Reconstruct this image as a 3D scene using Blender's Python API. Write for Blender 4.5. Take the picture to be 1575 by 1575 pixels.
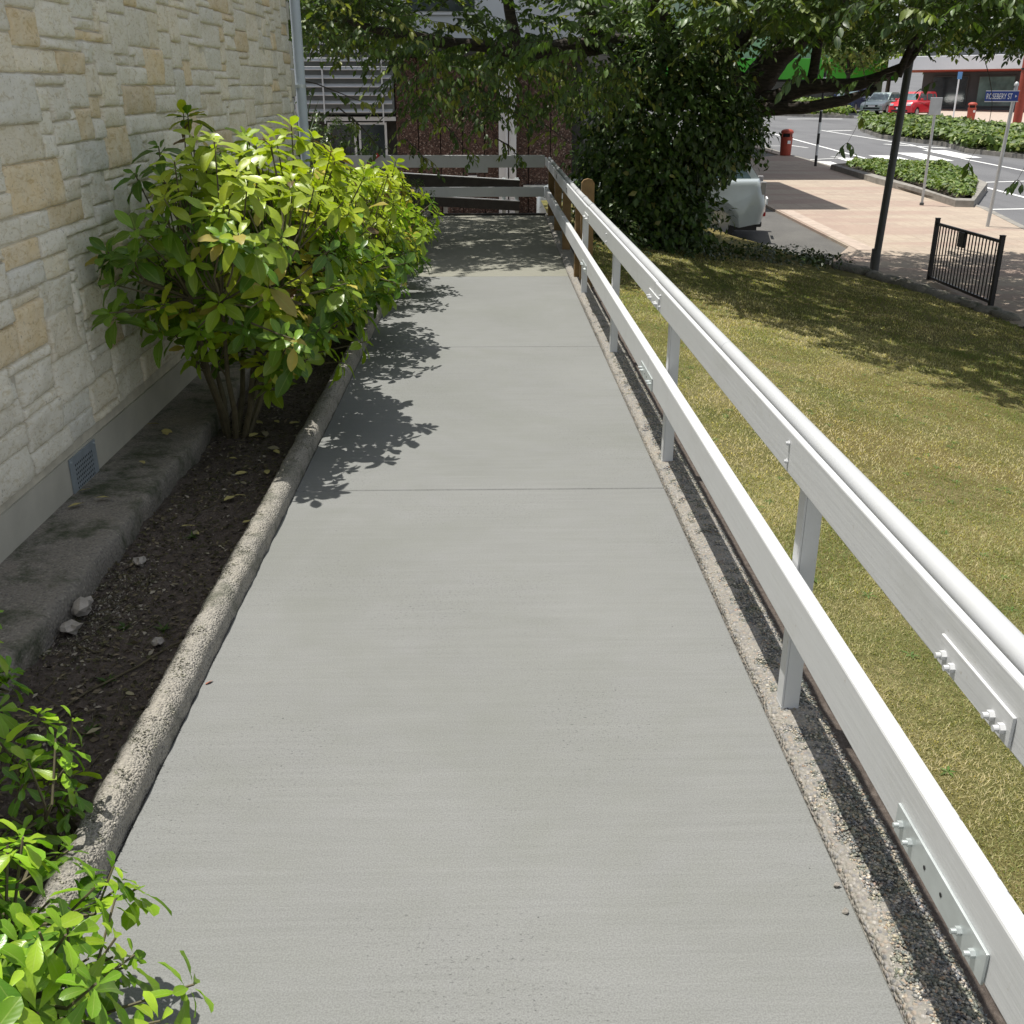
import bpy, bmesh, math, random
import numpy as np
from mathutils import Vector, Matrix, noise
R = math.radians
PI = math.pi
random.seed(7)
rng = np.random.default_rng(11)
S = bpy.context.scene
for o in list(bpy.data.objects):
    bpy.data.objects.remove(o)
COL = S.collection

# ------------------------------------------------------------------ camera, sky, sun
FPX = 1570.0
EYE = 1.65
PITCH = math.atan(637 / FPX)
YAW = R(1.25)
cam_d = bpy.data.cameras.new('camera')
cam_d.sensor_width = 36.0
cam_d.lens = 36.0 * FPX / 1575.0
cam_d.clip_start = 0.05
cam_d.clip_end = 2000
cam = bpy.data.objects.new('camera', cam_d)
COL.objects.link(cam)
cam.location = (0, 0, EYE)
cam.rotation_euler = (PI / 2 - PITCH, 0, -YAW)
S.camera = cam

SUN_TO = Vector((0.22, -0.11, -1.0)).normalized()      # the way the light travels
w = bpy.data.worlds.new('World')
S.world = w
w.use_nodes = True
nt = w.node_tree
sky = nt.nodes.new('ShaderNodeTexSky')
sky.sky_type = 'NISHITA'
sky.sun_disc = False
sky.sun_elevation = math.asin(-SUN_TO.z)
sky.sun_rotation = math.atan2(-SUN_TO.x, -SUN_TO.y)
bg = nt.nodes['Background']
hs = nt.nodes.new('ShaderNodeHueSaturation')
hs.inputs['Saturation'].default_value = 0.36
nt.links.new(sky.outputs[0], hs.inputs['Color'])
nt.links.new(hs.outputs[0], bg.inputs[0])
bg.inputs[1].default_value = 0.112
sd = bpy.data.lights.new('sun', 'SUN')
sd.energy = 4.2
sd.angle = R(0.53)
sd.color = (1.0, 0.965, 0.90)
sun = bpy.data.objects.new('sun', sd)
COL.objects.link(sun)
sun.rotation_euler = SUN_TO.to_track_quat('-Z', 'Y').to_euler()
sun.location = (-5, 3, 20)
S.view_settings.view_transform = 'Standard'
S.view_settings.look = 'None'
S.view_settings.gamma = 1
S.view_settings.exposure = 0.46

# ------------------------------------------------------------------ helpers
def street_z(y):
    return -1.41 + 0.0256 * y

def lawn_z(x, y):
    return -0.05 - 0.17 * (x - 0.95)

class NT:
    def __init__(s, name):
        s.m = bpy.data.materials.new(name)
        s.m.use_nodes = True
        s.t = s.m.node_tree
        s.b = s.t.nodes['Principled BSDF']
        s.out = s.t.nodes['Material Output']
    def n(s, t, **k):
        x = s.t.nodes.new(t)
        for a, v in k.items():
            setattr(x, a, v)
        return x
    def l(s, a, b):
        s.t.links.new(a, b)
    def coords(s, scale=(1, 1, 1), kind='Object'):
        tc = s.n('ShaderNodeTexCoord')
        mp = s.n('ShaderNodeMapping')
        mp.inputs['Scale'].default_value = scale
        s.l(tc.outputs[kind], mp.inputs[0])
        return mp.outputs[0]
    def noise(s, vec, scale, detail=4, rough=0.55, dist=0.0):
        x = s.n('ShaderNodeTexNoise')
        s.l(vec, x.inputs['Vector'])
        x.inputs['Scale'].default_value = scale
        x.inputs['Detail'].default_value = detail
        x.inputs['Roughness'].default_value = rough
        x.inputs['Distortion'].default_value = dist
        return x.outputs['Fac']
    def voro(s, vec, scale, feature='F1', out='Distance'):
        x = s.n('ShaderNodeTexVoronoi', feature=feature)
        s.l(vec, x.inputs['Vector'])
        x.inputs['Scale'].default_value = scale
        return x.outputs[out]
    def ramp(s, fac, stops):
        x = s.n('ShaderNodeValToRGB')
        e = x.color_ramp.elements
        while len(e) < len(stops):
            e.new(0.5)
        for i, (p, c) in enumerate(stops):
            e[i].position = p
            e[i].color = (c[0], c[1], c[2], 1) if hasattr(c, '__len__') else (c, c, c, 1)
        s.l(fac, x.inputs[0])
        return x.outputs[0]
    def mix(s, fac, a, b, mode='MIX'):
        x = s.n('ShaderNodeMix', data_type='RGBA', blend_type=mode)
        for sock, v in ((x.inputs[0], fac), (x.inputs[6], a), (x.inputs[7], b)):
            if isinstance(v, (int, float)):
                sock.default_value = v
            elif isinstance(v, tuple):
                sock.default_value = (v[0], v[1], v[2], 1)
            else:
                s.l(v, sock)
        return x.outputs[2]
    def math(s, op, a, b=0.0):
        x = s.n('ShaderNodeMath', operation=op)
        for sock, v in ((x.inputs[0], a), (x.inputs[1], b)):
            if isinstance(v, (int, float)):
                sock.default_value = v
            else:
                s.l(v, sock)
        return x.outputs[0]
    def bump(s, h, strength=0.3, dist=0.01):
        x = s.n('ShaderNodeBump')
        x.inputs['Strength'].default_value = strength
        x.inputs['Distance'].default_value = dist
        s.l(h, x.inputs['Height'])
        s.l(x.outputs[0], s.b.inputs['Normal'])
    def base(s, c):
        if isinstance(c, tuple):
            s.b.inputs['Base Color'].default_value = (c[0], c[1], c[2], 1)
        else:
            s.l(c, s.b.inputs['Base Color'])
    def rough(s, v):
        if isinstance(v, (int, float)):
            s.b.inputs['Roughness'].default_value = v
        else:
            s.l(v, s.b.inputs['Roughness'])

def simple(name, c, rough=0.6, metal=0.0, var=0.12, scale=6.0, bump=0.0, coat=0.0, spec=0.5):
    a = NT(name)
    v = a.coords()
    f = a.noise(v, scale, 5)
    lo = tuple(max(0, x * (1 - var)) for x in c)
    hi = tuple(min(1, x * (1 + var)) for x in c)
    a.base(a.ramp(f, [(0.3, lo), (0.7, hi)]))
    a.rough(rough)
    a.b.inputs['Metallic'].default_value = metal
    a.b.inputs['Coat Weight'].default_value = coat
    a.b.inputs['Specular IOR Level'].default_value = spec
    if bump:
        a.bump(a.noise(v, scale * 12, 4), bump, 0.004)
    return a.m

def leaf_material(name, gloss=0.4, trans=0.35, tint=(1.15, 1.25, 0.45), rib=0.35):
    a = NT(name)
    at = a.n('ShaderNodeAttribute', attribute_name='Col')
    lt = a.n('ShaderNodeAttribute', attribute_name='lt')
    sep = a.n('ShaderNodeSeparateXYZ')
    a.l(lt.outputs['Vector'], sep.inputs[0])
    ab = a.math('ABSOLUTE', sep.outputs[0])
    ribf = a.ramp(ab, [(0.02, 1.0), (0.10, 0.0)])
    ph = a.math('ADD', a.math('MULTIPLY', sep.outputs[1], 52.0), a.math('MULTIPLY', ab, -11.0))
    vein = a.math('MULTIPLY', a.math('ADD', a.math('SINE', ph), 1.0), 0.5)
    v = a.coords()
    f = a.noise(v, 25, 3)
    c1 = a.mix(a.ramp(f, [(0.35, 0.0), (0.7, 0.45)]), at.outputs['Color'], a.mix(0.6, at.outputs['Color'], (0.16, 0.2, 0.03)))
    c = a.mix(a.math('MULTIPLY', ribf, rib), c1, (0.42, 0.5, 0.14))
    a.base(c)
    a.rough(a.ramp(f, [(0.3, gloss - 0.06), (0.7, gloss + 0.14)]))
    a.bump(a.math('ADD', a.math('MULTIPLY', vein, 0.5), a.math('MULTIPLY', ribf, -0.8)), 0.10, 0.002)
    tr = a.n('ShaderNodeBsdfTranslucent')
    a.l(a.mix(1.0, c, tint, 'MULTIPLY'), tr.inputs[0])
    mx = a.n('ShaderNodeMixShader')
    mx.inputs[0].default_value = trans
    a.l(a.b.outputs[0], mx.inputs[1])
    a.l(tr.outputs[0], mx.inputs[2])
    a.l(mx.outputs[0], a.out.inputs[0])
    return a.m

def tag(o, label=None, cat=None, group=None, kind=None):
    if label: o['label'] = label
    if cat: o['category'] = cat
    if group: o['group'] = group
    if kind: o['kind'] = kind
    return o

def empty(name, loc, label, cat, group=None, rz=0.0):
    o = bpy.data.objects.new(name, None)
    COL.objects.link(o)
    o.location = loc
    o.rotation_euler = (0, 0, rz)
    return tag(o, label, cat, group)

def link_mesh(name, me, mat=None, parent=None, smooth=False):
    """parts are modelled in the coordinates of their parent thing"""
    if mat is not None:
        for m in (mat if isinstance(mat, list) else [mat]):
            me.materials.append(m)
    if smooth:
        me.polygons.foreach_set('use_smooth', [True] * len(me.polygons))
    o = bpy.data.objects.new(name, me)
    COL.objects.link(o)
    if parent is not None:
        o.parent = parent
    return o

def np_mesh(name, V, F, mat=None, parent=None, smooth=False, col=None, lt=None):
    """F: list of (n,k) int arrays with k = 3 or 4"""
    me = bpy.data.meshes.new(name)
    V = np.asarray(V, dtype=np.float32)
    me.vertices.add(len(V))
    me.vertices.foreach_set('co', V.ravel())
    if not isinstance(F, list):
        F = [F]
    nl = sum(f.size for f in F)
    nf = sum(len(f) for f in F)
    me.loops.add(nl)
    me.loops.foreach_set('vertex_index', np.concatenate([f.ravel() for f in F]).astype(np.int32))
    me.polygons.add(nf)
    starts, tot = [], 0
    for f in F:
        k = f.shape[1]
        starts.append(np.arange(len(f)) * k + tot)
        tot += f.size
    me.polygons.foreach_set('loop_start', np.concatenate(starts).astype(np.int32))
    me.update(calc_edges=True)
    if col is not None:
        a = me.attributes.new('Col', 'FLOAT_COLOR', 'POINT')
        c = np.ones((len(V), 4), np.float32)
        c[:, :3] = col
        a.data.foreach_set('color', c.ravel())
    if lt is not None:
        a = me.attributes.new('lt', 'FLOAT_VECTOR', 'POINT')
        a.data.foreach_set('vector', np.asarray(lt, np.float32).ravel())
    me.validate()
    return link_mesh(name, me, mat, parent, smooth)

class MB:
    """collects simple shapes into one mesh"""
    def __init__(s):
        s.v, s.f = [], []
    def add(s, vs, fs):
        b = len(s.v)
        s.v += [tuple(x) for x in vs]
        s.f += [tuple(i + b for i in q) for q in fs]
        return s
    def box(s, x0, x1, y0, y1, z0, z1, M=None, bev=0.0):
        c = Vector(((x0 + x1) / 2, (y0 + y1) / 2, (z0 + z1) / 2))
        h = Vector((abs(x1 - x0) / 2, abs(y1 - y0) / 2, abs(z1 - z0) / 2))
        if bev <= 0:
            vs = [c + Vector((h.x * a, h.y * b, h.z * d)) for d in (-1, 1) for a, b in ((-1, -1), (1, -1), (1, 1), (-1, 1))]
            fs = [(3, 2, 1, 0), (4, 5, 6, 7), (0, 1, 5, 4), (1, 2, 6, 5), (2, 3, 7, 6), (3, 0, 4, 7)]
        else:
            bm = bmesh.new()
            bmesh.ops.create_cube(bm, size=2)
            for v in bm.verts:
                v.co = Vector((v.co.x * h.x, v.co.y * h.y, v.co.z * h.z)) + c
            bmesh.ops.bevel(bm, geom=bm.edges[:], offset=bev, segments=2, affect='EDGES', profile=0.5)
            bm.verts.index_update()
            vs = [v.co.copy() for v in bm.verts]
            fs = [tuple(v.index for v in f.verts) for f in bm.faces]
            bm.free()
        if M is not None:
            vs = [M @ v for v in vs]
        return s.add(vs, fs)
    def tube(s, pts, rad, n=8, caps=True):
        pts = [Vector(p) for p in pts]
        if not hasattr(rad, '__len__'):
            rad = [rad] * len(pts)
        vs, fs = [], []
        up = Vector((0.13, 0.21, 1)).normalized()
        prev = None
        for i, p in enumerate(pts):
            d = (pts[min(i + 1, len(pts) - 1)] - pts[max(i - 1, 0)])
            if d.length < 1e-9: d = Vector((0, 0, 1))
            d.normalize()
            a = (prev - d * prev.dot(d)) if prev is not None else (up.cross(d) if abs(d.dot(up)) < 0.97 else Vector((1, 0, 0)).cross(d))
            a.normalize()
            prev = a
            b = d.cross(a)
            for k in range(n):
                t = 2 * PI * k / n
                vs.append(p + (a * math.cos(t) + b * math.sin(t)) * rad[i])
        for i in range(len(pts) - 1):
            for k in range(n):
                k2 = (k + 1) % n
                fs.append((i * n + k, i * n + k2, (i + 1) * n + k2, (i + 1) * n + k))
        if caps:
            fs.append(tuple(range(n - 1, -1, -1)))
            fs.append(tuple((len(pts) - 1) * n + k for k in range(n)))
        return s.add(vs, fs)
    def lathe(s, c, prof, n=24):
        c = Vector(c)
        vs, fs = [], []
        for r, z in prof:
            for k in range(n):
                t = 2 * PI * k / n
                vs.append(c + Vector((r * math.cos(t), r * math.sin(t), z)))
        for i in range(len(prof) - 1):
            for k in range(n):
                k2 = (k + 1) % n
                fs.append((i * n + k, i * n + k2, (i + 1) * n + k2, (i + 1) * n + k))
        fs.append(tuple(range(n - 1, -1, -1)))
        fs.append(tuple((len(prof) - 1) * n + k for k in range(n)))
        return s.add(vs, fs)
    def prism(s, poly, axis, a, b):
        """poly: 2D outline, pushed from a to b along an axis ('x','y','z')"""
        def p3(u, v, t):
            return {'x': (t, u, v), 'y': (u, t, v), 'z': (u, v, t)}[axis]
        n = len(poly)
        vs = [p3(u, v, a) for u, v in poly] + [p3(u, v, b) for u, v in poly]
        fs = [tuple(range(n)), tuple(range(2 * n - 1, n - 1, -1))]
        fs += [(i, i + n, (i + 1) % n + n, (i + 1) % n) for i in range(n)]
        return s.add(vs, fs)
    def build(s, name, mat, parent=None, smooth=False, sharp=None):
        me = bpy.data.meshes.new(name)
        me.from_pydata(s.v, [], s.f)
        bm = bmesh.new()
        bm.from_mesh(me)
        bmesh.ops.recalc_face_normals(bm, faces=bm.faces[:])
        bm.to_mesh(me)
        bm.free()
        o = link_mesh(name, me, mat, parent, smooth)
        if smooth:
            try:
                me.set_sharp_from_angle(angle=R(sharp or 40))
            except Exception:
                pass
        return o

def sheet(name, mat, x0, x1, y0, y1, nx, ny, zf, parent=None, smooth=True, warp=None):
    xs = np.linspace(x0, x1, nx + 1)
    ys = np.linspace(y0, y1, ny + 1)
    V = []
    for y in ys:
        for x in xs:
            X, Y = (x, y) if warp is None else warp(x, y)
            V.append((X, Y, zf(X, Y)))
    idx = np.arange((nx + 1) * (ny + 1)).reshape(ny + 1, nx + 1)
    F = np.stack([idx[:-1, :-1], idx[:-1, 1:], idx[1:, 1:], idx[1:, :-1]], -1).reshape(-1, 4)
    return np_mesh(name, np.array(V), F, mat, parent, smooth)

def nz(x, y, z=0.0, s=1.0):
    return noise.noise(Vector((x * s, y * s, z * s)))

# leaves ------------------------------------------------------------
T_NEAR = (np.array([0.0, 0.22, 0.5, 0.78, 1.0]), np.array([0.05, 0.75, 1.0, 0.62, 0.03]))
def leaf_cloud(name, P, D, N, L, W, cols, mat, parent=None, curl=0.25, fold=0.25, near=True, obov=False):
    P = np.asarray(P, float); D = np.asarray(D, float); N = np.asarray(N, float)
    n = len(P)
    D /= np.linalg.norm(D, axis=1)[:, None] + 1e-9
    N = N - D * (N * D).sum(1)[:, None]
    N /= np.linalg.norm(N, axis=1)[:, None] + 1e-9
    B = np.cross(D, N)
    L = np.broadcast_to(L, n)[:, None]; W = np.broadcast_to(W, n)[:, None]
    cu = np.broadcast_to(curl, n)[:, None]
    if near:
        if near == 2:
            ts = [0.0, 0.18, 0.38, 0.58, 0.76, 0.91, 1.0]
            ws = [0.0, 0.30, 0.62, 0.90, 1.0, 0.72, 0.0] if obov else [0.0, 0.52, 0.90, 1.0, 0.80, 0.40, 0.0]
        else:
            ts = [0.0, 0.22, 0.5, 0.78, 1.0]
            ws = [0.0, 0.72, 1.0, 0.66, 0.0]
        q0 = len(ts) - 2
        V, lt = [], []
        for i, (t, q) in enumerate(zip(ts, ws)):
            mid = P + D * L * t * (1 - 0.12 * cu * t) - N * (L * cu * t * t)
            if q == 0:
                V.append(mid); lt.append((0, t, 0))
            else:
                off = B * (W * 0.5 * q); up = N * (W * 0.5 * q * fold)
                wav = N * (W * 0.06 * math.sin(i * 2.1))
                V += [mid - off + up + wav, mid, mid + off + up - wav]
                lt += [(-1, t, 0), (0, t, 0), (1, t, 0)]
        k = len(V)
        V = np.stack(V, 1).reshape(-1, 3)
        a_ = 3 * q0 - 2
        tri = np.array([(0, 2, 1), (0, 3, 2), (k - 1, a_, a_ + 1), (k - 1, a_ + 1, a_ + 2)])
        quad = []
        for g in range(q0 - 1):
            b_ = 1 + 3 * g
            quad += [(b_, b_ + 1, b_ + 4, b_ + 3), (b_ + 1, b_ + 2, b_ + 5, b_ + 4)]
        quad = np.array(quad)
        base = (np.arange(n) * k)[:, None, None]
        F = [(tri[None] + base).reshape(-1, 3), (quad[None] + base).reshape(-1, 4)]
    else:
        m = P + D * L * 0.45 - N * (L * cu * 0.2)
        tip = P + D * L - N * (L * cu)
        off = B * W * 0.5; up = N * W * 0.5 * fold
        V = np.stack([P, m - off + up, m, m + off + up, tip], 1).reshape(-1, 3)
        lt = [(0, 0, 0), (-1, .45, 0), (0, .45, 0), (1, .45, 0), (0, 1, 0)]
        k = 5
        tri = np.array([(0, 2, 1), (0, 3, 2), (1, 2, 4), (2, 3, 4)])
        F = [(tri[None] + (np.arange(n) * k)[:, None, None]).reshape(-1, 3)]
    LT = np.tile(np.array(lt, float), (n, 1))
    C = np.repeat(np.asarray(cols), k, axis=0)
    return np_mesh(name, V, F, mat, parent, True, C, LT)

def pick_cols(n, palette, weights, var=0.18):
    pal = np.array(palette)
    i = rng.choice(len(pal), n, p=np.array(weights) / sum(weights))
    c = pal[i] * (1 + rng.normal(0, var, (n, 1)))
    return np.clip(c, 0.004, 0.9)

def rand_dirs(n):
    v = rng.normal(size=(n, 3))
    return v / np.linalg.norm(v, axis=1)[:, None]

# ------------------------------------------------------------------ materials
def m_concrete(name, c, green=0.0, brush=True):
    a = NT(name)
    v = a.coords()
    vb = a.coords((2.2, 75, 1))
    big = a.noise(v, 0.9, 4, 0.6)
    mid = a.noise(v, 7, 6, 0.65)
    br = a.noise(vb, 1.0, 5, 0.65)
    pit = a.noise(a.coords((60, 95, 60)), 1.6, 3, 0.6)
    mask = a.ramp(a.noise(v, 1.15, 3, 0.5), [(0.46, 0.0), (0.60, 1.0)])
    c0 = a.mix(a.ramp(big, [(0.3, 0.0), (0.7, 1.0)]), tuple(x * 0.93 for x in c), tuple(min(1, x * 1.06) for x in c))
    c1 = a.mix(a.ramp(mid, [(0.3, 0.0), (0.7, 0.35)]), c0, (c[0] * 0.86, c[1] * 0.88, c[2] * 0.80))
    c2 = a.mix(a.ramp(br, [(0.38, 0.0), (0.8, 0.38 if brush else 0.1)]), c1, tuple(min(1, x * 1.22) for x in c))
    pf = a.math('MULTIPLY', a.ramp(pit, [(0.28, 1.0), (0.42, 0.0)]), a.math('ADD', a.math('MULTIPLY', mask, 1.0), 0.2))
    c3 = a.mix(pf, c2, tuple(x * 0.42 for x in c))
    sw = a.noise(a.coords((1.6, 26, 1)), 1.3, 6, 0.7, 0.15)
    c3 = a.mix(a.ramp(sw, [(0.45, 0.0), (0.8, 0.30)]), c3, tuple(min(1, x * 1.28) for x in c))
    st = a.noise(v, 0.55, 6, 0.62, 0.5)
    c3 = a.mix(a.ramp(st, [(0.50, 0.0), (0.68, 0.6)]), c3, (c[0] * 0.80, c[1] * 0.82, c[2] * 0.74))
    dots = a.voro(v, 9, 'F1', 'Distance')
    c3 = a.mix(a.ramp(dots, [(0.018, 0.8), (0.03, 0.0)]), c3, tuple(x * .35 for x in c))
    sp = a.ramp(a.noise(v, 260, 2, 0.5), [(0.36, 0.72), (0.62, 1.18)])
    a.base(a.mix(0.55, c3, a.mix(1.0, c3, sp, 'MULTIPLY')))
    a.rough(0.85)
    a.b.inputs['Specular IOR Level'].default_value = 0.25
    a.bump(a.math('ADD', a.math('MULTIPLY', br, 0.8), a.math('MULTIPLY', pit, 0.35)), 0.35, 0.004)
    return a.m

def m_aggregate(name, cols, scale=110, bump=0.9, mortar=(0.30, 0.27, 0.22), moss=0.0, zs=1.0):
    a = NT(name)
    v = a.coords((1, 1, zs))
    wv = a.n('ShaderNodeVectorMath', operation='ADD')
    nn = a.n('ShaderNodeTexNoise')
    nn.inputs['Scale'].default_value = scale * 0.5
    a.l(v, nn.inputs['Vector'])
    sc = a.n('ShaderNodeVectorMath', operation='SCALE')
    sc.inputs['Scale'].default_value = 0.5 / scale
    a.l(nn.outputs['Color'], sc.inputs[0])
    a.l(v, wv.inputs[0]); a.l(sc.outputs[0], wv.inputs[1])
    cell = a.voro(wv.outputs[0], scale, 'F1', 'Color')
    dist = a.voro(wv.outputs[0], scale, 'F1', 'Distance')
    sep = a.n('ShaderNodeSeparateColor')
    a.l(cell, sep.inputs[0])
    stops = [(i / max(1, len(cols) - 1), c) for i, c in enumerate(cols)]
    cc = a.ramp(sep.outputs[0], stops)
    f = a.ramp(dist, [(0.38, 0.0), (0.62, 1.0)])
    c1 = a.mix(f, cc, mortar)
    big = a.noise(v, 3.0, 5, 0.6)
    c2 = a.mix(a.ramp(big, [(0.5, 0.0), (0.75, 0.35)]), c1, (mortar[0] * 1.5, mortar[1] * 1.4, mortar[2] * 1.25))
    if moss:
        c2 = a.mix(a.ramp(a.noise(v, 5.0, 5, 0.7), [(0.5, 0.0), (0.66, moss)]), c2, (0.05, 0.06, 0.03))
    a.base(c2)
    a.rough(0.9)
    h = a.math('SUBTRACT', 1.0, dist)
    a.bump(a.math('ADD', h, a.math('MULTIPLY', a.noise(v, scale * 2.2, 3), 0.3)), bump, 0.008)
    return a.m

def m_white_paint(name, c=(0.60, 0.61, 0.62), rough=0.42, wood=True, dirt=0.25):
    a = NT(name)
    v = a.coords()
    g = a.noise(a.coords((60, 2.5, 60)), 1.0, 5, 0.6)
    d = a.noise(v, 4.0, 6, 0.7)
    fl = a.noise(v, 38.0, 4, 0.7)
    c1 = a.mix(a.ramp(d, [(0.5, 0.0), (0.8, dirt)]), c, (0.50, 0.50, 0.46))
    c2 = a.mix(a.ramp(fl, [(0.66, 0.0), (0.72, 0.6)]), c1, (0.40, 0.37, 0.31))
    sm = a.noise(a.coords((9, 1.1, 3)), 1.4, 6, 0.75)
    c2 = a.mix(a.ramp(sm, [(0.54, 0.0), (0.72, 0.42)]), c2, (0.46, 0.465, 0.44))
    a.base(c2)
    a.rough(a.ramp(d, [(0.3, rough - 0.05), (0.7, rough + 0.15)]))
    if wood:
        a.bump(a.math('ADD', g, a.math('MULTIPLY', fl, 0.2)), 0.22, 0.004)
    else:
        a.bump(fl, 0.06, 0.003)
    return a.m

def m_attr_stone(name):
    a = NT(name)
    at = a.n('ShaderNodeAttribute', attribute_name='Col')
    v = a.coords()
    f = a.noise(v, 9, 6, 0.65)
    g = a.noise(a.coords((1, 1.0, 2.6)), 18, 5, 0.65, 1.2)
    h = a.noise(v, 60, 4, 0.7)
    c = a.mix(a.ramp(f, [(0.35, 0.0), (0.62, 0.75)]), at.outputs['Color'], a.mix(0.5, at.outputs['Color'], (0.80, 0.77, 0.68)))
    c = a.mix(a.ramp(g, [(0.50, 0.0), (0.66, 0.75)]), c, a.mix(1.0, at.outputs['Color'], (0.74, 0.68, 0.55), 'MULTIPLY'))
    c = a.mix(a.ramp(h, [(0.30, 0.7), (0.40, 0.0)]), c, (0.22, 0.19, 0.14))
    a.base(c)
    a.rough(0.88)
    a.b.inputs['Specular IOR Level'].default_value = 0.2
    a.bump(a.math('ADD', a.math('MULTIPLY', f, 1.0), a.math('MULTIPLY', h, 0.5)), 0.7, 0.014)
    return a.m

M = {}
M['ramp'] = m_concrete('brushed_concrete', (0.196, 0.199, 0.192))
M['landing'] = m_concrete('old_concrete', (0.225, 0.22, 0.185))
M['kerb'] = m_aggregate('kerb_concrete', [(0.33, 0.31, 0.265), (0.18, 0.17, 0.15), (0.42, 0.39, 0.33), (0.25, 0.235, 0.21), (0.10, 0.095, 0.09)], 150, 0.9, (0.32, 0.30, 0.26), moss=0.6)
M['aggr'] = m_aggregate('exposed_aggregate', [(0.12, 0.125, 0.13), (0.32, 0.29, 0.25), (0.18, 0.18, 0.19), (0.34, 0.28, 0.22), (0.23, 0.23, 0.23), (0.42, 0.39, 0.35)], 95, 1.0, (0.255, 0.24, 0.21))
M['stone'] = m_attr_stone('limestone')
M['mortar'] = simple('mortar', (0.56, 0.52, 0.43), 0.95, var=0.2, scale=10, bump=0.6)
M['plinth'] = simple('plinth_render', (0.44, 0.42, 0.36), 0.85, var=0.15, scale=3, bump=0.15)
M['render'] = simple('cream_render', (0.5, 0.48, 0.42), 0.85, var=0.1, scale=2, bump=0.1)
M['oldslab'] = m_aggregate('weathered_footing', [(0.22, 0.20, 0.17), (0.14, 0.13, 0.115), (0.30, 0.28, 0.235)], 90, 0.6, (0.22, 0.20, 0.17), moss=0.95)
M['white'] = m_white_paint('white_paint')
M['whitepipe'] = m_white_paint('white_pipe_paint', (0.50, 0.51, 0.52), 0.34, False, 0.3)
M['bluegrey'] = simple('pale_blue_paint', (0.50, 0.56, 0.62), 0.45, var=0.05)
M['galv'] = simple('galvanised_steel', (0.56, 0.60, 0.60), 0.42, metal=0.55, var=0.12, scale=14)
M['steel'] = simple('vent_steel', (0.36, 0.41, 0.46), 0.45, metal=0.5, var=0.12, scale=20)
M['black'] = simple('black_paint', (0.012, 0.012, 0.013), 0.4, var=0.2)
M['dark'] = simple('dark_void', (0.01, 0.01, 0.01), 0.8)
M['timber'] = simple('treated_timber', (0.20, 0.125, 0.05), 0.8, var=0.25, scale=9, bump=0.3)
M['dark_shaded_timber'] = simple('dark_and_shaded_timber', (0.035, 0.033, 0.03), 0.7, var=0.3, scale=9, bump=0.3)  # also colours the shaded boards of the lower railing
M['red'] = simple('red_paint', (0.50, 0.022, 0.02), 0.45, var=0.1)
M['brickred'] = simple('rust_red_paint', (0.36, 0.06, 0.035), 0.6, var=0.12)
M['bark'] = None
a = NT('cherry_bark')
v = a.coords((3, 3, 14))
f = a.noise(v, 2.2, 6, 0.7, 0.6)
a.base(a.ramp(f, [(0.3, (0.020, 0.016, 0.013)), (0.55, (0.062, 0.05, 0.04)), (0.75, (0.13, 0.105, 0.085))]))
a.rough(0.9)
a.bump(f, 0.9, 0.03)
M['bark'] = a.m
M['twig'] = simple('green_brown_stem', (0.10, 0.085, 0.045), 0.75, var=0.25, scale=20)
M['paletwig'] = simple('pale_twig', (0.26, 0.22, 0.17), 0.8, var=0.2, scale=20)

a = NT('soil')
v = a.coords()
f = a.noise(v, 6, 8, 0.7); g = a.noise(v, 45, 6, 0.75); k = a.noise(v, 1.7, 3)
c = a.ramp(g, [(0.25, (0.045, 0.035, 0.028)), (0.5, (0.12, 0.095, 0.078)), (0.8, (0.26, 0.22, 0.19))])
a.base(a.mix(a.ramp(f, [(0.4, 0.0), (0.7, 0.6)]), c, (0.085, 0.068, 0.055)))
a.rough(0.95); a.bump(a.math('ADD', f, a.math('MULTIPLY', g, 0.6)), 1.0, 0.03)
M['soil'] = a.m
M['sand'] = simple('spilt_mortar', (0.34, 0.31, 0.27), 0.95, var=0.5, scale=30, bump=0.9)
M['rock'] = simple('pale_rock', (0.36, 0.33, 0.29), 0.9, var=0.3, scale=14, bump=0.7)

a = NT('lawn_turf')
v = a.coords()
f = a.noise(v, 1.6, 6, 0.65); g = a.noise(v, 22, 6, 0.75); d = a.noise(v, 0.55, 3, 0.5); h = a.noise(v, 120, 3, 0.7)
c1 = a.ramp(f, [(0.32, (0.19, 0.20, 0.07)), (0.5, (0.34, 0.30, 0.13)), (0.68, (0.48, 0.40, 0.22))])
c2 = a.mix(a.ramp(g, [(0.35, 0.0), (0.65, 0.8)]), c1, (0.12, 0.135, 0.03))
c3 = a.mix(a.ramp(d, [(0.42, 0.0), (0.62, 0.5)]), c2, (0.27, 0.20, 0.075))
c4 = a.mix(a.ramp(h, [(0.3, 0.6), (0.5, 0.0)]), c3, (0.04, 0.045, 0.012))
a.base(c4); a.rough(0.95)
a.b.inputs['Specular IOR Level'].default_value = 0.1
a.bump(a.math('ADD', g, h), 1.0, 0.03)
M['turf'] = a.m

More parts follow.
